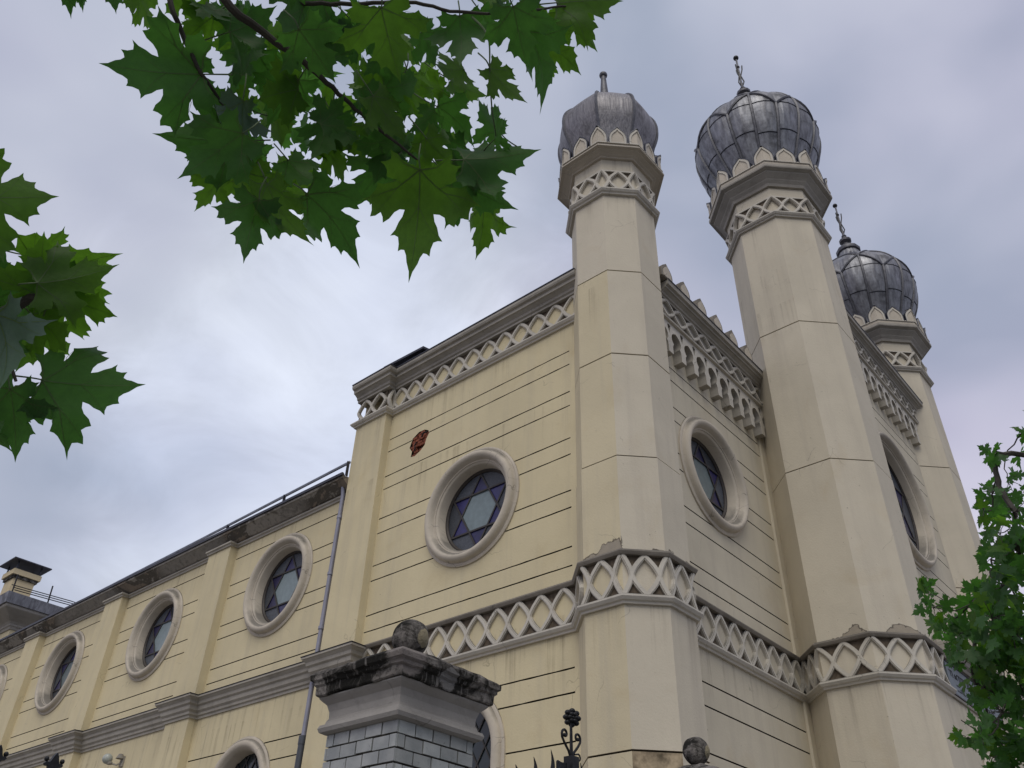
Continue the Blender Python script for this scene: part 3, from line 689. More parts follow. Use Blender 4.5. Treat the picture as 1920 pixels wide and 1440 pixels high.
# ---- arched windows low down
def arch_ring(mb, prof_, zc, z0, fr, seg=28, m=0):
    n = len(prof_); o = len(mb.v)
    st = [('L', z0)]+[('A', pi-pi*i/seg) for i in range(seg+1)]+[('R', z0)]
    for kind, q in st:
        for r, w in prof_:
            if kind == 'L': p = (-r, q)
            elif kind == 'R': p = (r, q)
            else: p = (r*cos(q), zc+r*sin(q))
            mb.v.append(tuple(fr(p[0], p[1], w)))
    for i in range(len(st)-1):
        for a in range(n): b = (a+1) % n; mb.face([o+i*n+a, o+i*n+b, o+(i+1)*n+b, o+(i+1)*n+a], m, True)
def arch_window(k, zc, z0, lattice=True):
    fr = lambda u, v, w: (u, -w, v); mb = MB()
    P = [(1.05, -.02), (1.05, .028), (1.02, .045), (1.0, .045)]+[(.91+.09*cos(pi*i/8), .045+.08*sin(pi*i/8)) for i in range(1, 8)]+[(.81, .05), (.79, .02), (.77, -.26), (.88, -.26), (.9, -.02)]
    arch_ring(mb, [(r*k, w) for r, w in P], zc, z0, fr)
    pn = MB(); r = .80*k; pn.add([(-r, .2, z0), (r, .2, z0)]+[(r*cos(pi*i/24), .2, zc+r*sin(pi*i/24)) for i in range(25)], [tuple(range(27))])
    bars = MB(); fb = lambda u, v, w: (u, .2-w, v)
    import itertools
    stp = .30*k
    for s in (-1, 1):
        for i in range(-14, 15):
            pts = []
            for j in range(61):
                v = z0+(zc+r-z0)*j/60; u = i*stp+s*(v-z0)*.62
                lim = r if v < zc else max(r*r-(v-zc)**2, 0)**.5
                if abs(u) < lim: pts.append((u, v))
            if len(pts) > 2: ribbon(bars, fb, [pts[0], pts[-1]], .022, .002+(.004 if s > 0 else 0), .016+(.004 if s > 0 else 0))
    return mb, pn, bars
mb, pn, bars = arch_window(1, 3.2, .2)
aw = part('arched_window', mb, ['trim'], S, (0, OYs, -GZ)); aw.rotation_euler = (0, 0, -pi/2); part('pane', pn, ['dark_glass'], aw); part('glazing_bar', bars, ['lead'], aw)
for a, b, c in bays[:5]: copy_tree(aw, S, (0, c, -GZ+.1))
# ---- lower lattice band on the corner block, towers and front bay
def wall_ovals(u0, u1, per):
    n = max(1, round((u1-u0)/per)); p = (u1-u0)/n; return [(u0+(i+.5)*p, p/2, '()') for i in range(n)]
low = MB(); bk = MB()
o1 = oct8(.80, T1c); o2 = oct8(1.092, T2c)
# route runs from the tall tower round to the side wall, outside on the left
def isect(c8, axis, val, i):
    (x0, y0), (x1, y1) = c8[i], c8[i+1]; t = (val-(y0 if axis else x0))/((y1-y0) if axis else (x1-x0)); return (x0+(x1-x0)*t, y0+(y1-y0)*t)
n2a = isect(o2, 1, 0.0, 3)                                 # NW face of tall tower meets y = 0
se1 = isect(o1[::-1]+[o1[-1]], 1, 0.0, 0) if False else (T1c[0]+.80*HR+(WY-(T1c[1]-.80)), WY)
nw1 = (0, T1c[1]+.80*HR+(0-(T1c[0]-.80)))
route = [(6.9, o2[0][1]), o2[0], o2[1], o2[2], o2[3], (o2[3][0]+(0-o2[3][1]), 0.0), se1, o1[0], o1[1], o1[2], o1[3], nw1, (0, 6.19)]
def seg_kind(i): return i
for i in range(len(route)-1):
    fr, L = frame_seg(route[i], route[i+1])
    if i == 0: continue
    if i in (1, 2, 3): ov = [(L/2, L*.25, '()'), (0, L*.25, ')'), (L, L*.25, '(')]; 
    elif i == 4: ov = [(0, L*.19, ')'), (L*.38, L*.19, '()'), (L*.76, L*.19, '()')]
    elif i in (6, 10): ov = [(L*.5, L*.42, '()')]
    elif i in (7, 8, 9): ov = [(L/2, L*.31, '()'), (0, L*.19, ')'), (L, L*.19, '(')]
    elif i == 5: ov = wall_ovals(.08, L-.02, .465)
    else: ov = wall_ovals(.02, L-.03, .467)
    tracery(low, fr, ov, LF0, LF1, .014, .064, .046)
rt = route[1:]
low.sweep(rt, low_mould(LF0), False, 0); low.sweep(rt, top_mould(LF1), False, 2)
part('lattice_frieze', low, ['trim_white', 'recess', 'trim_dirty'], S, wl, label='white lattice band wrapped round the towers at mid height')
# ---- upper lattice band and cornice on the side
UF0, UF1 = 10.86, 11.40
up = MB(); r2 = [(0, .85), (0, 6.19), (-.18, 6.19), (-.18, 7.2), (.3, 7.2)]
for i in (0, 2):
    fr, L = frame_seg(r2[i], r2[i+1]); tracery(up, fr, wall_ovals(.06 if i else .0, L-.02, .457), UF0, UF1, .014, .062, .042)
fr, L = frame_seg(r2[1], r2[2]); tracery(up, fr, [(.09, .085, '()')], UF0, UF1, .02, .05, .06)
up.sweep(r2, low_mould(UF0), False, 0)
part('lattice_frieze', up, ['trim_white', 'recess'], S, wl, label='white lattice band under the side cornice')
cor = MB(); cp = [(-.3, UF1), (.085, UF1), (.085, UF1+.05), (.12, UF1+.07), (.13, UF1+.12), (.20, UF1+.17), (.235, UF1+.18), (.24, UF1+.25), (.29, UF1+.27), (.31, UF1+.31), (.31, UF1+.37), (-.3, UF1+.40)]
r2c = [(0, .80), (0, 6.19), (-.18, 6.19), (-.18, 7.2)]
cor.sweep(r2c, cp, False, 0); cor.sweep(r2c, [(-.3, UF1+.402), (.325, UF1+.372), (.325, UF1+.395), (-.3, UF1+.43)], False, 1)
part('cornice', cor, ['trim_grey', 'dark_metal'], S, wl, label='stepped cornice along the side of the corner block')
# ---- front bay: hanging arches, lattice, cornice, merlons
def keyhole_band(mb, fr, u0, n, per, zt, zb, w0, w1, m=0, m2=1):
    zc = zt-.37; NZ = 26
    def opening(v):                                       # half width of the horseshoe opening at height v
        if v > zc+.17: return 0
        if v > zc-.13:
            d = v-zc; return (.168**2-min(d*d*(.95 if d > 0 else 1.0), .168**2))**.5*1.0 if abs(d) < .17 else 0
        t = min(max((zc-.13-v)/.10, 0), 1); return .104+.046*sin(t*pi/2)
    def tri(v):
        a, b = zt-.30, zt-.08
        return .062*(v-a)/(b-a) if a < v < b else 0
    zs = [zb+(zt-zb)*i/NZ for i in range(NZ+1)]
    for i in range(n):
        c = u0+i*per
        for s in (-1, 1):
            poly_out = [(c+s*(per/2-opening(v)), v) for v in zs]; poly_in = [(c+s*tri(v), v) for v in zs]
            o = len(mb.v)
            for w in (w0, w1):
                for (a, v), (b, _) in zip(poly_in, poly_out): mb.v.append(tuple(fr(a, v, w))); mb.v.append(tuple(fr(b, v, w)))
            K = 2*(NZ+1)
            for j in range(NZ):
                a = o+2*j; b = a+K
                mb.face([a, a+1, a+3, a+2], m); mb.face([b, b+2, b+3, b+1], m); mb.face([a+1, b+1, b+3, a+3], m2); mb.face([a, a+2, b+2, b], m2)
            mb.face([o, o+K, o+K+1, o+1], m2); e = o+2*NZ; mb.face([e, e+1, e+K+1, e+K], m2)
def front_top(x0, x1, Yw, dz, npier, per, first, name_lab, nmer, mer0, mper):
    fr = lambda u, v, w: (x1-u, Yw-w, v); L = x1-x0
    a = MB(); frx = lambda u, v, w: (u, Yw-w, v)
    keyhole_band(a, frx, first, npier, per, 11.02+dz, 10.25+dz, -.004, .19)
    part('arch_corbel', a, ['trim_white', 'trim_grey'], S, wl, label='row of hanging keyhole arches '+name_lab)
    b = MB(); ov = wall_ovals(.0, L, per); tracery(b, fr, ov, 11.07+dz, 11.47+dz, .215, .062, .055, 0, 2)
    path = [(x1, Yw), (x0, Yw)]
    b.sweep(path, [(-.02, 11.02+dz), (.245, 11.02+dz), (.255, 11.05+dz), (.24, 11.075+dz), (-.02, 11.075+dz)], False, 0)
    b.sweep(path, [(-.02, 11.03+dz), (.198, 11.04+dz), (.198, 11.49+dz), (-.02, 11.49+dz)], False, 1)
    part('lattice_frieze', b, ['trim_white', 'trim_grey', 'recess'], S, wl, label='lattice band '+name_lab)
    c = MB(); z = 11.46+dz
    c.sweep(path, [(-.3, z), (.26, z), (.27, z+.03), (.30, z+.045), (.31, z+.08), (.37, z+.12), (.40, z+.125), (.41, z+.16), (.46, z+.175), (.475, z+.27), (-.3, z+.29)], False, 0)
    c.sweep(path, [(-.3, z+.292), (.49, z+.272), (.49, z+.292), (-.3, z+.32)], False, 1)
    part('cornice', c, ['trim_grey', 'dark_metal'], S, wl, label='cornice '+name_lab)
    for i in range(nmer):
        m = MB(); cx = mer0+i*mper
        m.prism([(cx+u, v) for u, v in merlon_poly(.40, .42, z+.29)], .30, .455, frx, 0)
        m.prism([(cx+u, v) for u, v in merlon_poly(.28, .32, z+.31)], .45, .468, frx, 1)
        part('merlon', m, ['trim_dirty', 'trim'], S, wl)
front_top(1.05, 5.3, WY, 0, 9, .459, 1.40, 'on the front bay', 6, 1.06, .655)
front_top(6.6, 12.9, MY, 2.95, 13, .459, 6.95, 'on the middle bay', 0, 0, 1)
# ---- wing eaves and string course
ev = MB(); rp = [(0, 7.2)]
for a, b in wing_pil: rp += [(0, a), (-.20, a), (-.20, b), (0, b)]
rp += [(0, WY1)]
ev.sweep(rp, [(-.02, 9.06), (.035, 9.06), (.045, 9.10), (.075, 9.12), (.075, 9.16), (-.02, 9.165)], False, 0)
pth = [(0, 7.2), (0, WY1)]
ev.sweep(pth, [(-.3, 9.15), (.02, 9.16), (.10, 9.19), (.30, 9.36), (.335, 9.38), (.335, 9.44), (-.3, 9.50)], False, 1)
part('eaves', ev, ['trim_grey', 'flaky'], S, wl, label='stained flaking eaves soffit of the long wing')
gu = MB(); gu.sweep(pth, [(.28, 9.442), (.37, 9.44), (.375, 9.50), (.33, 9.505)], False, 0)
part('roof_edge', gu, ['dark_metal'], S, wl)
rl = MB(); rl.tube([(-.20, 7.22, 9.84), (-.24, 13, 9.68), (-.27, 19, 9.56), (-.28, 25, 9.51), (-.28, WY1, 9.45)], .036, 6, 0)
y = 7.22
while y < 15:
    z = 9.84-(y-7.22)*.026; rl.box((-.27, y-.006, 9.47), (-.20, y+.006, z), 1); y += 2.3
part('gutter', rl, ['rail', 'dark_metal'], S, wl, label='pale metal gutter rail along the wing eaves')
mc = MB(); rp2 = [(0, 7.2)]+[q for a, b in wing_pil for q in ((0, a), (-.2, a), (-.2, b), (0, b))]+[(0, WY1)]
rp3 = [(0, 6.19), (-.18, 6.19), (-.18, 7.2)]+[(0, 7.2)]+rp2[1:]
mp = [(-.02, 5.0), (.03, 5.0), (.035, 5.05), (.065, 5.07), (.07, 5.12), (.11, 5.16), (.12, 5.24), (.16, 5.27), (.17, 5.33), (.22, 5.38), (.24, 5.39), (.24, 5.43), (-.02, 5.50)]
mc.sweep(rp3, mp, False, 0); mc.sweep(rp3, [(-.02, 5.503), (.25, 5.433), (.255, 5.445), (-.02, 5.52)], False, 1)
part('string_course', mc, ['trim_grey', 'dark_metal'], S, wl, label='moulded grey string course along the wing')
# downpipe
dp = MB(); dp.tube([(-.16, 7.38, 9.34), (-.12, 7.38, 9.1), (-.11, 7.38, 5.47)], .048, 10, 0)
for z in (8.55, 7.25, 6.1): dp.tube([(-.11, 7.38, z-.03), (-.11, 7.38, z+.03)], .066, 10, 0)
dp.tube([(-.11, 7.38, 5.03), (-.11, 7.38, 3.98)], .048, 10, 0); dp.tube([(-.11, 7.38, 3.98), (-.11, 7.38, GZ)], .075, 10, 1); dp.tube([(-.11, 7.38, 3.90), (-.11, 7.38, 4.05)], .084, 10, 1)
part('downpipe', dp, ['pipe', 'pipe_dark'], S, wl)
# ---- roofs
rf = MB(); rf.add([(.0, 7.2, 9.5), (8, 7.2, 12.0), (8, WY1, 12.0), (0, WY1, 9.5), (0, 7.2, 9.3), (8, 7.2, 9.3), (8, WY1, 9.3), (0, WY1, 9.3)], [(0, 1, 2, 3), (4, 7, 6, 5), (0, 4, 5, 1), (1, 5, 6, 2), (2, 6, 7, 3), (3, 7, 4, 0)])
rf.add([(.2, .3, 11.78), (13.5, .3, 11.78), (13.5, 7.18, 11.9), (.2, 7.18, 11.9), (.2, .3, 11.45), (13.5, .3, 11.45), (13.5, 7.18, 11.45), (.2, 7.18, 11.45)], [(0, 1, 2, 3), (4, 7, 6, 5), (0, 4, 5, 1), (1, 5, 6, 2), (2, 6, 7, 3), (3, 7, 4, 0)])
rf.box((6.4, -.8, 11.9), (13.0, 6.5, 13.7))
part('roof', rf, ['dark_metal'], S, wl)
bw = MB(); bw.box((.5, 7.0, GZ), (8, WY1, 9.25)); bw.box((.5, .5, GZ), (13.4, 6.95, 11.4)); bw.box((6.5, -.88, GZ), (12.9, .45, 11.8)); part('core', bw, ['yellow'], S, wl, label='plain inner walls')
hs = MB(); hs.add([(-.22, 5.15, 12.05), (.9, 5.15, 12.25), (.9, 6.48, 12.25), (-.22, 6.48, 12.10), (-.22, 5.15, 12.11), (.9, 5.15, 12.32), (.9, 6.48, 12.32), (-.22, 6.48, 12.16)], [(0, 3, 2, 1), (4, 5, 6, 7), (0, 1, 5, 4), (1, 2, 6, 5), (2, 3, 7, 6), (3, 0, 4, 7)])
hs.box((-.14, 5.25, 11.8), (.85, 5.8, 12.06))
part('roof_hatch', hs, ['dark_metal'], S, wl)
# ---- porch between the tall towers
pc = MB(); pc.box((6.36, -2.17, GZ), (12.9, -1.385, 5.55)); w5 = part('porch', pc, ['beige_wall', 'groove'], S, wl, label='lower porch front between the two tall towers')
frP = lambda u, v, w: (u, -2.17-w, v)
boolcut(w5, [(cutter_arch(7.75, 3.35, .50, .2, frP, .45), ['beige_wall']), (cutter_groove(6.6, 9.6, [4.35], frP, []), ['groove'])])
mb = MB(); arch_ring(mb, [(.68, -.01), (.68, .03), (.64, .06), (.54, .06), (.50, .02), (.48, -.3), (.52, -.3)], 3.35, .2, lambda u, v, w: (7.75+u, -2.17-w, v)); mb.add([(7.25, -1.95, .2), (8.25, -1.95, .2)]+[(7.75+.5*cos(pi*i/16), -1.95, 3.35+.5*sin(pi*i/16)) for i in range(17)], [tuple(range(19))], 1)
part('arched_window', mb, ['trim', 'dark_glass'], S, wl, label='narrow arched window of the porch')
mb = MB(); pth = [(12.9, -2.17), (6.3, -2.17)]
mb.sweep(pth, [(-.02, 5.37), (.08, 5.37), (.10, 5.42), (.16, 5.46), (.18, 5.53), (.24, 5.56), (.24, 5.62), (-.1, 5.64)], False, 0)
mb.sweep(pth, [(-.01, 4.70), (.035, 4.70), (.045, 4.74), (-.01, 4.76)], False, 0)
part('cornice', mb, ['trim_grey'], S, wl, label='porch cornice above the dark lettered panel')
mb = MB()
for i in range(10): mb.prism([(6.7+i*.62+u, v) for u, v in merlon_poly(.46, .55, 5.64)], -.05, .10, frP, 0)
part('cresting', mb, ['trim_white'], S, wl, label='white cresting along the porch top')
# ------------------------------------------------------------ lettered panel on the porch and plaque on the pilaster
def glyphs(mb, fr, u0, u1, v, h, seed, m=0, w=.0):
    """rows of small square-cut strokes, as unreadable here as in the photograph"""
    R = random.Random(seed); u = u0
    while u < u1-h*.7:
        cw = h*R.uniform(.45, .8); k = R.random()
        def bar(a, b, c, d): mb.prism([(u+a*cw, v+b*h), (u+c*cw, v+b*h), (u+c*cw, v+d*h), (u+a*cw, v+d*h)], w, w+.006, fr, m)
        if k < .8: bar(0, .80, 1, 1.0)
        if k > .2: bar(.78, 0, 1, .797)
        if k < .35: bar(0, 0, .775, .18)
        if k > .75: bar(0, .0, .2, .60)
        u += cw+h*.18
        if R.random() < .22: u += h*.55
frP = lambda u, v, w: (u, -2.205-w, v)
frPm = lambda u, v, w: (u, -2.205-w, v)
sg = thing('sign', (7.9, -2.2, 4.8), 'blue-grey panel of dark lettering under the porch cornice beside the tall tower', 'sign')
mb = MB(); mb.box((6.42, -2.205, 4.78), (9.35, -2.172, 5.34)); part('panel', mb, ['slate'], sg, (-7.9, 2.2, -4.8))
mb = MB(); 
for a, b in (((6.42, 4.76), (9.35, 4.785)), ((6.42, 5.335), (9.35, 5.36)), ((9.345, 4.76), (9.37, 5.36))): mb.box((a[0], -2.22, a[1]), (b[0], -2.173, b[1]))
part('frame', mb, ['frame'], sg, (-7.9, 2.2, -4.8))
mb = MB(); glyphs(mb, frP, 6.55, 9.2, 5.10, .12, 3); glyphs(mb, frP, 6.8, 9.0, 4.88, .12, 4); part('lettering', mb, ['ink'], sg, (-7.9, 2.2, -4.8))
frQ = lambda u, v, w: (-.215-w, u, v)
# top-left seen at (570,1432) px
pl = thing('plaque', (-.2, 6.75, 3.0), 'white stone plaque in a dark frame on the pilaster beside the downpipe', 'plaque')
mb = MB(); mb.box((-.215, 6.36, 2.4), (-.182, 7.08, 3.33)); part('panel', mb, ['marble'], pl, (.2, -6.75, -3.0))
mb = MB()
for a, b in (((6.32, 3.33), (7.12, 3.375)), ((6.32, 2.36), (7.12, 2.40)), ((7.08, 2.402), (7.12, 3.328)), ((6.32, 2.402), (6.36, 3.328))): mb.box((-.235, a[0], a[1]), (-.183, b[0], b[1]))
part('frame', mb, ['frame'], pl, (.2, -6.75, -3.0))
mb = MB(); frQm = lambda u, v, w: (-.215-w, 13.44-u, v)
for i in range(9): glyphs(mb, frQm, 6.42, 7.02, 3.24-i*.085, .045, 20+i)
part('lettering', mb, ['ink'], pl, (.2, -6.75, -3.0))
# ------------------------------------------------------------ wall lamp
lp = thing('wall_lamp', (0, 14.45, 4.3), 'round grey globe lamp on a bracket below the string course of the wing', 'lamp')
mb = MB(); mb.sphere((-.30, 14.55, 4.54), .115, 0); part('globe', mb, ['globe'], lp, (0, -14.45, -4.3))
mb = MB(); mb.tube([(-.005, 14.38, 4.50), (-.12, 14.40, 4.42), (-.24, 14.48, 4.45)], .02, 8, 0); mb.box((-.04, 14.30, 4.40), (-.002, 14.44, 4.62)); mb.lathe([(.06, 0), (.075, .03), (.06, .06)], 12, 0, True, (-.25, 14.50, 4.42)); mb.lathe([(.10, 0), (.05, .10)], 10, 0, True, (-.09, 14.38, 4.56))
part('bracket', mb, ['trim_grey'], lp, (0, -14.45, -4.3))
# ------------------------------------------------------------ gate pillars
def pillar(cx, cy, lab, seed, group):
    R = random.Random(seed); p = thing('gate_pillar', (cx, cy, GZ), lab, 'pillar', group); hs = .278
    mb = MB(); core = MB()
    core.box((-hs+.012, -hs+.012, 0), (hs-.012, hs-.012, 2.80)); rowh = .069; g = .009; r = 0; z = 2.79
    while z > .0:
        z0 = max(z-rowh+g, 0)
        for side in range(4):
            u = -hs; L = 2*hs; first = (r+side) % 2; Mx = Matrix.Rotation(side*pi/2, 4, 'Z'); ws = []
            # alternate the corner bricks
            bwid = .127; u = -hs+(0 if not first else 0); x = u+(bwid*.5 if first else 0)
            edges = [-hs]; x = -hs+(bwid*.48 if first else bwid)
            while x < hs-.03: edges.append(x); x += bwid
            edges.append(hs)
            for a, b in zip(edges, edges[1:]):
                j = R.uniform(-.0025, .0025); d = R.uniform(-.002, .003)
                e0 = a+(0 if a == -hs else g/2); e1 = b-(0 if b == hs else g/2)
                if a == -hs: e0 = -hs+.0125
                if b == hs: e1 = hs+.0
                mb.box((e0, -hs-d-.0, z0+j), (e1, -hs+.0118, z+j*.5), 0, Mx)
        z -= rowh; r += 1
    sh = part('shaft', core, ['mortar'], p); part('brickwork', mb, ['glazed'], sh)
    c = MB(); sq = lambda a: [(a, -a), (-a, -a), (-a, a), (a, a)]
    # 'out' from the body faces; z from the pillar foot
    c.sweep(sq(hs), [(-.27, 2.79), (.012, 2.79), (.034, 2.80), (.042, 2.82), (.034, 2.838), (.016, 2.845), (.012, 2.86), (.004, 2.875), (.006, 2.91), (.018, 2.945), (.040, 2.965), (.052, 2.978), (.052, 2.985), (-.27, 2.985)], True, 0)
    part('capital', c, ['cap_render'], p)
    s = MB(); s.sweep(sq(hs), [(-.27, 2.986), (.064, 2.986), (.070, 2.992), (.070, 3.035), (.082, 3.045), (.085, 3.06), (.100, 3.072), (.104, 3.10), (.085, 3.12), (-.10, 3.185), (-.20, 3.235), (-.27, 3.24)], True, 0)
    o = part('coping', s, ['mossy'], p)
    bm = bmesh.new(); bm.from_mesh(o.data); bmesh.ops.subdivide_edges(bm, edges=[e for e in bm.edges if e.calc_length() > .12], cuts=9, use_grid_fill=True)
    for v in bm.verts:
        n = noise.noise_vector(v.co*9+Vector((seed, 0, 0)))*.010+noise.noise_vector(v.co*28)*.005; v.co += n
    bm.to_mesh(o.data); bm.free(); o.data.shade_smooth() if False else None
    b = MB(); b.sphere((0, 0, 3.345), .107, 0, 36, 22); o = part('ball', b, ['mossy'], p)
    for v in o.data.vertices: v.co += Vector(noise.noise_vector(v.co*14+Vector((seed, 3, 0))))*.006
    return p
pillar(-6.752, -2.772, 'nearer brick gate pillar with black crusted coping and stone ball, left of the iron gate', 1, 'stone ball gate pillars')
pillar(-3.61, -2.772, 'farther gate pillar at the right of the iron gate, only its black coping and ball in view', 5, 'stone ball gate pillars')
# ------------------------------------------------------------ iron gate and fence
def spiral(c, r0, r1, a0, a1, n=14, up=Vector((0, 0, 1)), rt=Vector((1, 0, 0))):
    return [Vector(c)+rt*(r0+(r1-r0)*i/n)*cos(a0+(a1-a0)*i/n)+up*(r0+(r1-r0)*i/n)*sin(a0+(a1-a0)*i/n) for i in range(n+1)]
gx0, gx1, gy = -6.46, -3.90, -2.78
gt = thing('iron_gate', (-5.2, gy, GZ), 'black wrought iron gate with wavy flame spikes and a flower finial between the pillars', 'gate')
gl_ = (5.2, -gy, -GZ)
PX = -5.252
mb = MB(); mb.box((PX-.036, gy-.036, GZ+.05), (PX+.036, gy+.036, 1.387)); part('post', mb, ['iron'], gt, gl_)
mb = MB(); mb.tube([(PX, gy, 1.39), (PX, gy, 1.62)], [.012, .009], 8)
Cf = Vector((PX+.012, gy, 1.638)); nrm = (CAM-Cf).normalized(); nrm = Vector((-.45, -.85, -.1)).normalized(); ax = nrm.cross(Vector((0, 0, 1))).normalized(); ay = ax.cross(nrm)
for ring_, rr, pr, dd in ((8, .044, .023, 0), (6, .023, .019, .018)):
    for i in range(ring_):
        a = 2*pi*i/ring_; c = Cf+ax*rr*cos(a)+ay*rr*sin(a)+nrm*dd; mb.sphere(c, pr, 0, 8, 6, .8)
mb.sphere(Cf+nrm*.02, .014, 0, 8, 6); mb.sphere(Cf, .03, 0, 10, 6)
part('flower', mb, ['iron'], gt, gl_)
mb = MB()
for s in (-1, 1):
    rt = Vector((s, 0, 0)); path = [(PX+s*.010, gy, 1.38), (PX+s*.030, gy, 1.42), (PX+s*.075, gy, 1.465), (PX+s*.098, gy, 1.495), (PX+s*.100, gy, 1.515)]
    path += spiral((PX+s*.068, gy, 1.518), .032, .010, 0, pi*1.7, 14, Vector((0, 0, 1)), rt); mb.tube(path, [.0085]*len(path), 6); mb.sphere(path[-1], .0125, 0, 8, 5)
pp = [(PX+.01, gy-.02, 1.40), (PX+.05, gy-.02, 1.41)]+spiral((PX+.05, gy-.02, 1.385), .025, .008, pi/2, -pi*1.1, 12); mb.tube(pp, .006, 6)
part('scroll', mb, ['iron'], gt, gl_)
mb = MB(); mb.box((PX-.149, gy-.01, 1.15), (PX-.060, gy+.01, 1.332)); mb.tube([(PX-.149, gy, 1.330), (PX-.105, gy, 1.322), (PX-.060, gy, 1.334)], .011, 6); part('lock_plate', mb, ['iron'], gt, gl_)
def flame(mb, x, z0, z1, ph=0.0):
    n = 16; P = []; Rr = []
    for i in range(n+1):
        t = i/n; P.append((x+.016*sin(ph+t*2*pi*1.15)*(.45+.6*t), gy, z0+(z1-z0)*t)); Rr.append(.0165*(1-t**5)*(.75+.35*sin(pi*min(t*1.15, 1)))+.0012)
    mb.tube(P, Rr, 6)
for side, xa, xb in ((-1, gx0, PX-.04), (1, PX+.04, gx1)):
    lf = MB()
    for z in (GZ+.15, GZ+1.0, .95, 1.06): lf.box((xa, gy-.015, z), (xb, gy+.015, z+.03))
    lf.box((xa, gy-.02, GZ+.08), (xa+.04, gy+.02, 1.09)); lf.box((xb-.04, gy-.02, GZ+.08), (xb, gy+.02, 1.09))
    leaf_o = part('gate_leaf', lf, ['iron'], gt, gl_)
    n = 7
    for i in range(n):
        x = PX-.208-.172*i if side < 0 else PX+.102+.172*i; dist = abs(x-PX); bars_ = MB(); bars_.box((x-.008, gy-.008, GZ+.16), (x+.008, gy+.008, 1.07)); part('bar', bars_, ['iron'], leaf_o)
        top = 1.391-.45*(dist-.208) if side < 0 else 1.371-.45*(dist-.102)
        sp = MB(); flame(sp, x, 1.07, max(top, 1.15), 2.6); part('spike', sp, ['iron'], leaf_o)
# fence to the left of the pillar, two finial tips reach the frame
fe = thing('iron_fence', (-8.6, -2.85, GZ), 'black iron fence with bud shaped spear tips at the lower left edge', 'fence'); fl = (8.6, 2.85, -GZ)
mb = MB()
for z in (GZ+.2, .40): mb.box((-14, -2.862, z), (-7.08, -2.838, z+.03))
part('rail', mb, ['iron'], fe, fl)
for i in range(32):
    x = -8.545-.207*i if i < 26 else -8.545+.207*(i-25)
    mb = MB(); mb.box((x-.008, -2.858, GZ+.1), (x+.008, -2.842, .635)); bar_o = part('bar', mb, ['iron'], fe, fl); mb = MB()
    zt = .757 if i == 0 else (.744 if i == 1 else (.70 if i < 26 else .66)); k = 1.0
    b = zt-.13; fr = lambda u, v, w: (x+u, -2.85-w, b+v)
    pl_ = [(u_*.72, .13-(.13-v_)*.52) for u_, v_ in [(0, .13), (.012, .105), (.020, .075), (.026, .060), (.040, .062), (.048, .050), (.040, .036), (.026, .036), (.022, .018), (.012, 0), (-.012, 0), (-.022, .018), (-.026, .036), (-.040, .036), (-.048, .050), (-.040, .062), (-.026, .060), (-.020, .075), (-.012, .105)]]
    mb.prism(pl_, -.010, .010, fr); mb.sphere((x+.030, -2.85, b+.104), .0095, 0, 8, 5); mb.sphere((x-.030, -2.85, b+.104), .0095, 0, 8, 5)
    part('spear_tip', mb, ['iron'], bar_o)
# ------------------------------------------------------------ building beyond the wing
nb = thing('building', (8, 42, GZ), 'yellow building beyond the wing with a broad grey soffit and a capped chimney', 'building'); nl = (-8, -42, -GZ)
mb = MB(); mb.box((2.9, 34.3, GZ), (16, 52, 13.55)); part('wall', mb, ['yellow'], nb, nl)
mb = MB(); sqp = [(16.9, 34.3), (2.9, 34.3), (2.9, 52.9)]
mb.sweep(sqp, [(-.2, 13.0), (.05, 13.0), (.08, 13.10), (.13, 13.14), (.13, 13.22), (.2, 13.30), (.75, 13.66), (.78, 13.70), (.78, 13.80), (-.2, 13.82)], False, 0); part('eaves', mb, ['trim_grey'], nb, nl)
mb = MB(); mb.sweep(sqp, [(-.2, 13.83), (.86, 13.80), (.92, 14.26), (.84, 14.28), (.80, 13.90), (-.2, 13.95)], False, 0)
part('gutter', mb, ['zinc'], nb, nl)
mb = MB(); mb.sweep(sqp, [(-.1, 11.65), (.12, 11.65), (.16, 11.78), (.26, 11.84), (.26, 12.0), (-.1, 12.1)], False, 0); part('string_course', mb, ['trim_dirty'], nb, nl)
mb = MB(); a = (2.3, 33.7); 
mb.add([(2.2, 33.6, 13.95), (16.5, 33.6, 13.95), (16.5, 52, 13.95), (2.2, 52, 13.95), (9.3, 41, 17.2), (9.3, 46, 17.2)], [(0, 1, 4), (1, 2, 5, 4), (2, 3, 5), (3, 0, 4, 5), (0, 3, 2, 1)]); rfo = part('roof', mb, ['zinc'], nb, nl)
mb = MB()
for q in range(3):
    z = 14.5+q*.2; mb.tube([(2.3, 33.8+.3*q, z), (5, 33.75+.3*q, z+.1), (9, 33.7+.3*q, z)], .022, 5)
for x in (2.3, 3.9, 5.6, 7.3): mb.tube([(x, 33.9, 14.0), (x, 34.1, 15.3)], .035, 5)
part('snow_guard', mb, ['iron'], nb, nl)
ch = MB(); hx, hy = 3.55, 37.5
ch.box((hx-.5, hy-.5, 13.9), (hx+.5, hy+.5, 16.2)); ch.box((hx-.58, hy-.58, 16.2), (hx+.58, hy+.58, 16.34), 1)
ch.box((hx-.66, hy-.66, 16.343), (hx+.66, hy+.66, 16.60), 0)
co_ = part('chimney', ch, ['cream', 'mossy'], nb, nl)
mb = MB(); mb.box((hx-.90, hy-.90, 16.98), (hx+.90, hy+.90, 17.03))
for sx in (-1, 1):
    for sy in (-1, 1): mb.box((hx+sx*.55-.03, hy+sy*.55-.03, 16.6), (hx+sx*.55+.03, hy+sy*.55+.03, 16.98))
part('cap', mb, ['dark_metal'], co_)
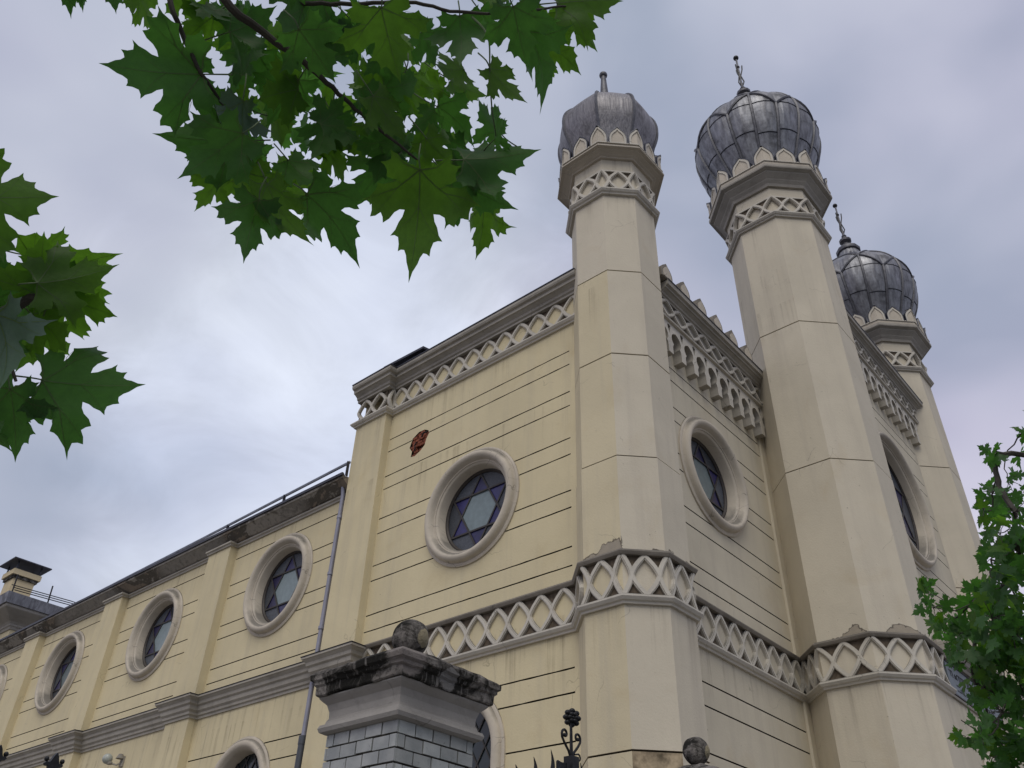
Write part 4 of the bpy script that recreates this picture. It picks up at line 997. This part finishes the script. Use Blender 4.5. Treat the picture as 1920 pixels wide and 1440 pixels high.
# ------------------------------------------------------------ leaves
HALF = [(.0, .0), (.10, -.055), (.24, -.07), (.36, -.15), (.47, -.20), (.455, -.09), (.60, -.06), (.52, .035), (.535, .12), (.37, .155), (.50, .205), (.66, .20), (.70, .29), (.93, .42), (.745, .45), (.74, .57), (.60, .53), (.545, .635), (.40, .53), (.235, .485), (.31, .62), (.41, .76), (.285, .765), (.255, .90), (.155, .875), (.09, .98), (.0, 1.16)]
def scallop(P):
    out = []
    for a, b in zip(P, P[1:]):
        out.append(a); A = Vector(a); Bv = Vector(b); d = Bv-A; n = Vector((d.y, -d.x))   # bow each edge inwards a little
        mid = (A+Bv)/2; c = Vector((0, .4)); s = -1 if n.dot(mid-c) > 0 else 1
        out.append(tuple(mid+n*s*.09))
    out.append(P[-1]); return out
def leaf_template(detail):
    H = scallop(HALF) if detail else HALF
    ol = H+[(-x, y) for x, y in H[-2:0:-1]]
    pts = [Vector(p) for p in ol]; n = len(pts); edges = [(i, (i+1) % n) for i in range(n)]
    if detail:
        for gx in range(-8, 9):
            for gy_ in range(-1, 11):
                p = Vector((gx*.105+(.05 if gy_ % 2 else 0), gy_*.105)); cnt = 0
                for a, b in edges:
                    A, Bq = pts[a], pts[b]
                    if (A.y > p.y) != (Bq.y > p.y) and p.x < (Bq.x-A.x)*(p.y-A.y)/(Bq.y-A.y)+A.x: cnt += 1
                if cnt % 2 and min((p-pts[a]).length for a in range(n)) > .05: pts.append(p)
    else: pts += [Vector((0, .35)), Vector((.3, .25)), Vector((-.3, .25)), Vector((0, .7))]
    r = geometry.delaunay_2d_cdt(pts, edges, [], 1, 1e-5)
    V = [(v.x, v.y) for v in r[0]]; return V, [tuple(f) for f in r[2]]
VEINS = [[(0, -.02), (0, .55), (0, 1.05)], [(0, 0), (.38, .26), (.84, .40)], [(0, 0), (-.38, .26), (-.84, .40)], [(0, 0), (.26, -.05), (.43, -.16)], [(0, 0), (-.26, -.05), (-.43, -.16)],
         [(0, .42), (.14, .58), (.35, .72)], [(0, .42), (-.14, .58), (-.35, .72)], [(.38, .26), (.52, .40), (.68, .54)], [(-.38, .26), (-.52, .40), (-.68, .54)], [(.3, .2), (.42, .17), (.58, .22)], [(-.3, .2), (-.42, .17), (-.58, .22)]]
LT_HI = leaf_template(True); LT_LO = leaf_template(False)
def add_leaf(mb, T, base, tipdir, up, size, m, R, veins=False, curl=1.0):
    """leaf blade starting at base, pointing along tipdir, facing up; cupped, waved and folded along the midrib"""
    t = tipdir.normalized(); n = (up-t*up.dot(t)).normalized(); s = t.cross(n)
    c1 = R.uniform(-.30, .50)*curl; c2 = R.uniform(-.55, .12)*curl; wv = R.uniform(.04, .09)*curl; ph = R.uniform(0, 6); asym = R.uniform(-.12, .12); fold = R.uniform(.02, .28)*curl
    wsc = R.uniform(.74, .98)
    def mp(u, v, e=0.0):
        u0 = u; u = u*wsc+asym*v*v*.35
        w = fold*abs(u)+c1*u*u*-.6+c2*(v-.1)**2*(1 if v > .1 else .3)+wv*sin(6.5*u0+ph)*(abs(u0)+.2)+wv*.8*cos(7*v+ph)*abs(u0)+e
        return base+s*(u*size)+t*(v*size)+n*(w*size)
    mb.add([mp(u, v) for u, v in T[0]], T[1], m, True)
    if veins:
        for P in VEINS:
            ww = .0105 if abs(P[0][0])+P[0][1] < .02 else .005; L_ = []; o = len(mb.v)
            K = 6; vs = []
            for i in range(K+1):
                q = i/K*2; j = min(int(q), 1); f = q-j; a = Vector(P[j]).lerp(Vector(P[j+1]), f); d = (Vector(P[j+1])-Vector(P[j])).normalized(); nn = Vector((-d.y, d.x))*ww*(1-.75*i/K)
                vs.append(mp(a.x+nn.x, a.y+nn.y, -.006)); vs.append(mp(a.x-nn.x, a.y-nn.y, -.006))
            mb.add(vs, [(2*i, 2*i+1, 2*i+3, 2*i+2) for i in range(K)], 3, True)
def pxray(x, y): return (_f + _r2*((x-960)/F_PX) - _u2*((y-720)/F_PX)).normalized()
def at(x, y, d): return CAM + pxray(x, y)*d
# ------------------------------------------------------------ plane tree hanging over the viewer
R = random.Random(11)
pt = thing('plane_tree', (-12.6, -4.3, GZ), 'plane tree with large toothed leaves hanging from above at the upper left', 'tree'); tl = (12.6, 4.3, -GZ)
near = MB()
def px_leaf(mb, bx, by, tx, ty, d, m=0, tilt=None, dt=None, T=LT_HI, veins=True, curl=1.35, k=1.16):
    b = at(bx, by, d); d2 = d*(1+(dt if dt is not None else R.uniform(-.03, .03))); t = at(tx, ty, d2)
    dirv = t-b; view = pxray((bx+tx)/2, (by+ty)/2)
    s0 = 1.0
    side = dirv.cross(view).normalized(); a = tilt if tilt is not None else R.uniform(-.55, .55)
    up = view*cos(a)+side*sin(a)
    add_leaf(mb, T, b, dirv, up, dirv.length/k, m, R, veins, curl)
L0 = [(378,139,189,137,2.0,0,.1),(451,264,293,268,2.05,0,-.2),(455,250,340,335,1.9,0,.0),(412,330,368,400,2.1,1,.3),(486,375,450,486,1.95,0,.1),(500,345,552,474,2.0,0,1.0),
 (575,365,692,462,2.05,0,.35),(732,305,660,368,2.1,0,.2),(788,318,786,498,1.9,0,.1),(845,325,948,405,2.0,0,.2),(906,385,905,487,2.15,1,.4),(870,300,1012,298,1.95,0,.55),
 (880,320,957,345,2.05,0,.2),(926,262,954,220,2.0,0,1.1),(935,245,880,200,2.2,0,.3),(918,127,976,202,1.95,0,.75),(862,30,872,135,2.1,0,.1),(962,12,985,130,1.9,0,.1),(985,60,1068,176,2.05,0,.5),
 (1015,80,1102,121,2.15,1,.2),(1058,15,1126,94,2.2,1,.3),(1045,5,1172,-8,2.1,1,.3),(715,15,745,150,1.85,0,.1),(640,35,655,128,2.3,1,.2),(560,55,632,150,1.95,0,.1),(330,-25,385,52,2.2,1,.3),
 (262,-5,297,64,2.3,2,.4),(590,-40,515,115,2.1,0,.2),(118,-70,137,36,2.0,0,.8),(150,-50,158,25,2.1,0,.6),(195,-60,224,22,2.05,0,.6),(235,-50,262,30,2.15,0,.3),
 (700,130,690,215,2.2,1,.3),(760,135,745,235,2.3,2,.4),(770,150,800,240,2.35,1,.2),(845,150,905,190,2.3,1,.5),(700,180,760,270,2.0,2,.9),(620,215,600,320,2.1,0,.2),(560,150,500,240,2.1,0,.2),
 (505,185,545,280,2.2,1,.3),(470,205,400,180,2.15,0,.3),(640,230,690,300,2.15,1,.2),(800,260,850,320,2.0,1,.2),(735,260,700,350,2.1,0,.1),(820,200,905,250,2.2,0,.3),(540,300,600,370,2.2,0,.2),
 (430,60,520,30,2.15,0,.3),(400,30,330,80,2.2,0,.2),(480,90,440,190,2.2,0,.3),(790,60,830,130,2.2,0,.2),(900,20,940,75,2.3,0,.2),(660,40,730,110,2.2,0,.3),(340,110,400,200,2.15,0,.3),(455,320,500,420,2.1,0,.3),(455,190,440,300,2.0,3,.9)]
for q in L0:
    m = {0: 0, 1: 1, 2: 1, 3: 2}[q[5]]; px_leaf(near, q[0], q[1], q[2], q[3], q[4], m if (m or R.random() < .8) else 1, min(q[6]*1.9, .8)*R.choice((-1, 1)))
cen = [(430,95),(500,170),(560,235),(625,285),(700,245),(760,300),(800,225),(700,170),(820,110),(530,55),(425,225),(480,290),(560,330),(870,270),(645,190),(720,90),(590,110),(380,60),(650,60),(780,175),(740,330),(860,340),(520,110),(605,40),(450,20),(990,30),(930,0)]
for (cx, cy) in cen:
    for k in range(2):
        a = R.uniform(0, 2*pi); l = R.uniform(60, 108); x = cx+R.uniform(-28, 28); y = cy+R.uniform(-28, 28)
        px_leaf(near, x-cos(a)*l*.4, y-sin(a)*l*.4, x+cos(a)*l*.5, y+sin(a)*l*.5, R.uniform(2.05, 2.5), R.choice((0, 0, 0, 1, 1)), R.uniform(-1.1, 1.1))
L1 = [(-75,372,112,373,2.0,0,.2),(80,560,72,424,2.05,0,.1),(75,545,203,434,2.1,0,.3),(70,530,222,517,1.95,0,.2),(105,560,236,590,2.15,1,.2),(79,712,275,740,2.0,0,.25),(-10,590,62,730,1.9,3,.3),
 (18,730,42,862,2.0,0,.3),(-25,565,10,462,2.05,0,.2),(60,590,150,660,2.1,0,.2),(20,540,100,640,2.2,0,.2),(-60,640,70,660,2.1,0,.3),(90,600,30,700,2.2,1,.3),(-40,700,-30,880,2.1,0,.2),(60,480,160,500,2.3,1,.2)]
for q in L1:
    m = {0: 0, 1: 1, 2: 1, 3: 2}[q[5]]; px_leaf(near, q[0], q[1], q[2], q[3], q[4], m if (m or R.random() < .8) else 1, min(q[6]*1.9, .8)*R.choice((-1, 1)))
# foliage of the same limbs outside the frame, above and to the left
for k in range(170):
    if k % 2: x, y = R.uniform(-250, 1250), R.uniform(-620, -90)
    else: x, y = R.uniform(-560, -150), R.uniform(-200, 900)
    a = R.uniform(0, 2*pi); l = R.uniform(110, 170); d = R.uniform(1.9, 2.9)
    px_leaf(near, x, y, x+cos(a)*l, y+sin(a)*l, d, R.choice((0, 0, 1)), R.uniform(-.8, .8), T=LT_LO, veins=False)
br_ = MB()
def limb(pts, r0, r1, n=6, jit=.0, seg=8, mb=None):
    P = [Vector(p) for p in pts]; out = []
    for i in range(len(P)-1):
        p0 = P[max(i-1, 0)]; p1 = P[i]; p2 = P[i+1]; p3 = P[min(i+2, len(P)-1)]
        for k in range(n):
            t = k/n; out.append(.5*((2*p1)+(p2-p0)*t+(2*p0-5*p1+4*p2-p3)*t*t+(-p0+3*p1-3*p2+p3)*t**3)+Vector((R.uniform(-jit, jit), R.uniform(-jit, jit), R.uniform(-jit, jit))))
    out.append(P[-1]); N_ = len(out)
    (mb or br_).tube(out, [r0+(r1-r0)*i/(N_-1) for i in range(N_)], seg); return out
tw_ = MB()
limb([(-12.6, -4.3, GZ-.1), (-12.62, -4.35, .6), (-12.5, -4.45, 2.2), (-12.3, -4.6, 4.5), (-12.1, -4.5, 7.5)], .24, .12, 8, .012, 16)
part('trunk', br_, ['bark'], pt, tl); br_ = MB()
J = at(330, -700, 3.2)
limb([(-12.45, -4.5, 2.6), (-11.6, -4.9, 3.0), J, at(380, -250, 2.4)], .07, .012, 6, .003)
limb([at(380, -250, 2.4), at(405, -30, 2.12), at(500, 65, 2.1), at(580, 125, 2.08), at(645, 185, 2.1), at(715, 245, 2.07), at(812, 322, 2.05)], .0115, .0022, 6, .002)
limb([J, at(300, -160, 2.3), at(318, -10, 2.06), at(345, 70, 2.03), at(378, 139, 2.0), at(425, 208, 2.03), at(470, 300, 2.05)], .0075, .0024, 6, .002)
limb([J, at(480, -120, 2.2), at(540, -8, 2.1), at(640, 8, 2.06), at(760, 4, 2.04), at(860, 22, 2.05), at(968, 22, 2.02), at(1060, 12, 2.1)], .007, .0024, 6, .002)
limb([(-11.6, -4.9, 3.0), at(-420, 300, 2.8), at(-260, 520, 2.4), at(-60, 600, 2.1), at(60, 560, 2.02), at(110, 555, 2.0)], .035, .003, 6, .003)
limb([at(-260, 520, 2.4), at(-150, 420, 2.1), at(-75, 372, 2.0)], .006, .003, 5)
limb([at(-60, 600, 2.1), at(0, 640, 2.03), at(30, 715, 2.0)], .006, .003, 5)
part('branch', br_, ['twig'], pt, tl); 
for q in L0+L1:                                           # leaf stalks
    bx, by, tx, ty, d = q[:5]; v = Vector((bx-tx, by-ty)); v = v.normalized()*R.uniform(28, 60) if v.length else v
    tw_ = MB(); limb([at(bx, by, d), at(bx+v.x*.5+R.uniform(-6, 6), by+v.y*.5, d), at(bx+v.x, by+v.y, d+.03)], .0015, .0019, 3, 0, 5, tw_); part('leaf_stalk', tw_, ['twig_green'], pt, tl)
tw_ = MB()
limb([at(885, 32, 2.04), at(905, 52, 2.0), at(917, 78, 1.97), at(918, 128, 1.95)], .0026, .0018, 4, 0, 6, tw_)
limb([at(918, 128, 1.95), at(922, 200, 1.96), at(930, 255, 2.0)], .0018, .0014, 4, 0, 6, tw_)
part('leaf_stalk', tw_, ['twig_green'], pt, tl)
o = part('crown', near, ['leaf', 'leaf_light', 'leaf_pale', 'vein'], pt, tl, recalc=False)
# ------------------------------------------------------------ street tree at the right edge
R = random.Random(23)
rt_ = thing('street_tree', (-3.6, -7.9, GZ), 'leafy maple reaching in front of the tall towers at the right edge', 'tree'); rl_ = (3.6, 7.9, -GZ)
cl = [(1925,800,22,1),(1868,850,20,1),(1890,905,32,2),(1862,925,22,1),(1905,960,40,2),(1875,1000,34,2),(1845,958,14,1),(1915,1030,42,3),(1858,1050,30,2),(1895,1100,50,3),
 (1735,1110,16,1),(1750,1140,22,2),(1775,1165,24,2),(1800,1190,30,3),(1835,1120,34,3),(1860,1160,48,4),(1825,1225,42,3),(1900,1190,60,4),(1785,1215,22,1),(1880,1250,60,4),(1845,1290,36,2),(1920,1300,60,4),
 (1880,1335,40,2),(1812,1385,14,1),(1842,1378,26,2),(1878,1388,40,3),(1915,1400,50,3),(1862,1420,26,2),(1905,1445,50,2)]
cr = MB(); tg = MB(); bb = MB()
Tc = Vector((-3.6, -7.9, 3.2))
P5 = []
for x, y, r, w in cl:
    d = 6.4+R.uniform(-.5, .6); c = at(x, y, d); P5.append((c, x, y, d))
    for k in range(int((5+w*(4.2 if w < 3 else 6.4)*(r/34)+2)*.8)):
        a = R.uniform(0, 2*pi); rr = .88*r*R.uniform(.15, 1.0)**.7; l = R.uniform(18, 30 if w < 3 else 36); bx, by = x+cos(a)*rr, y+sin(a)*rr; dd = d+R.uniform(-.35, .35)
        a2 = a+R.uniform(-1.0, 1.0)
        if R.random() < .35: a2 = pi/2+R.uniform(-.7, .7)
        px_leaf(cr, bx, by, bx+cos(a2)*l, by+sin(a2)*l, dd, R.choice((0, 0, 0, 0, 1)), R.uniform(-1.2, 1.2), R.uniform(-.015, .015), LT_LO, False, 1.2)
        if k % 2 == 0: limb([at(bx, by, dd), at((bx+x)/2, (by+y)/2-3, (dd+d)/2), c], .0018, .003, 3, .003, 4, tg)
for k in range(85):                                        # crown beyond the frame, right and below
    c = Tc+Vector((R.gauss(0, 1.25), R.gauss(0, 1.15), R.gauss(.9, 1.5)))
    v = c-CAM; zc = v.dot(_f); 
    if zc < .5: continue
    X = 960+F_PX*v.dot(_r2)/zc
    Yp = 720-F_PX*v.dot(_u2)/zc
    if (X < 2060 and Yp < 1560) or (Yp < 820 and X < 2350): continue
    P5.append((c, X, Yp, v.length))
    for j in range(40):
        o_ = Vector((R.gauss(0, .22), R.gauss(0, .22), R.gauss(0, .2))); b = c+o_; t = Vector((R.uniform(-1, 1), R.uniform(-1, 1), R.uniform(-1, .3))).normalized()
        add_leaf(cr, LT_LO, b, t, Vector((R.uniform(-.6, .6), R.uniform(-.6, .6), 1)), R.uniform(.09, .15), R.choice((0, 0, 1)), R)
trk = limb([(-3.6, -7.9, GZ-.1), (-3.62, -7.9, .5), (-3.58, -7.85, 2.2), (-3.55, -7.9, 4.0), (-3.6, -7.95, 5.6)], .15, .05, 8, .01, 12, bb)
part('trunk', bb, ['bark'], rt_, rl_); bb = MB()
nodes = [(Vector((-3.6, -7.9, z)), None) for z in (1.6, 2.3, 3.0, 3.8, 4.8, 5.5)]; todo = [p[0] for p in P5]; kids = {}; par = {}
while todo:                                                # each spray grows from the nearest wood already there
    best = min(((n[0]-c).length+(.25 if n[1] is None else .12*n[1])+max(0, n[0].z-c.z)*.5, i, j) for i, c in enumerate(todo) for j, n in enumerate(nodes))
    c = todo.pop(best[1]); j = best[2]; par[len(nodes)] = j; nodes.append((c, (nodes[j][1] or 0)+1))
cnt = [0]*len(nodes)
for i in range(len(nodes)-1, 5, -1): cnt[par[i]] += cnt[i]+1
for i in range(6, len(nodes)):
    j = par[i]; a, b = nodes[j][0], nodes[i][0]; g = nodes[par[j]][0] if j in par else a-Vector((0, 0, .5))
    m_ = a.lerp(b, .45)+(a-g).normalized()*(b-a).length*.14+Vector((R.uniform(-.05, .05), R.uniform(-.05, .05), -.03))
    limb([a, m_, b], .0030+.0026*(cnt[i]+1)**.52, .0026+.0026*cnt[i]**.52, 5, .010, 6, bb)
part('branch', bb, ['twig'], rt_, rl_); part('twig', tg, ['twig'], rt_, rl_)
part('crown', cr, ['leaf', 'leaf_light'], rt_, rl_, recalc=False)
for o in bpy.data.objects:
    if o.type == 'MESH' and o.data.name.split('.')[0] in ('round_window', 'arched_window', 'dome'):
        pass
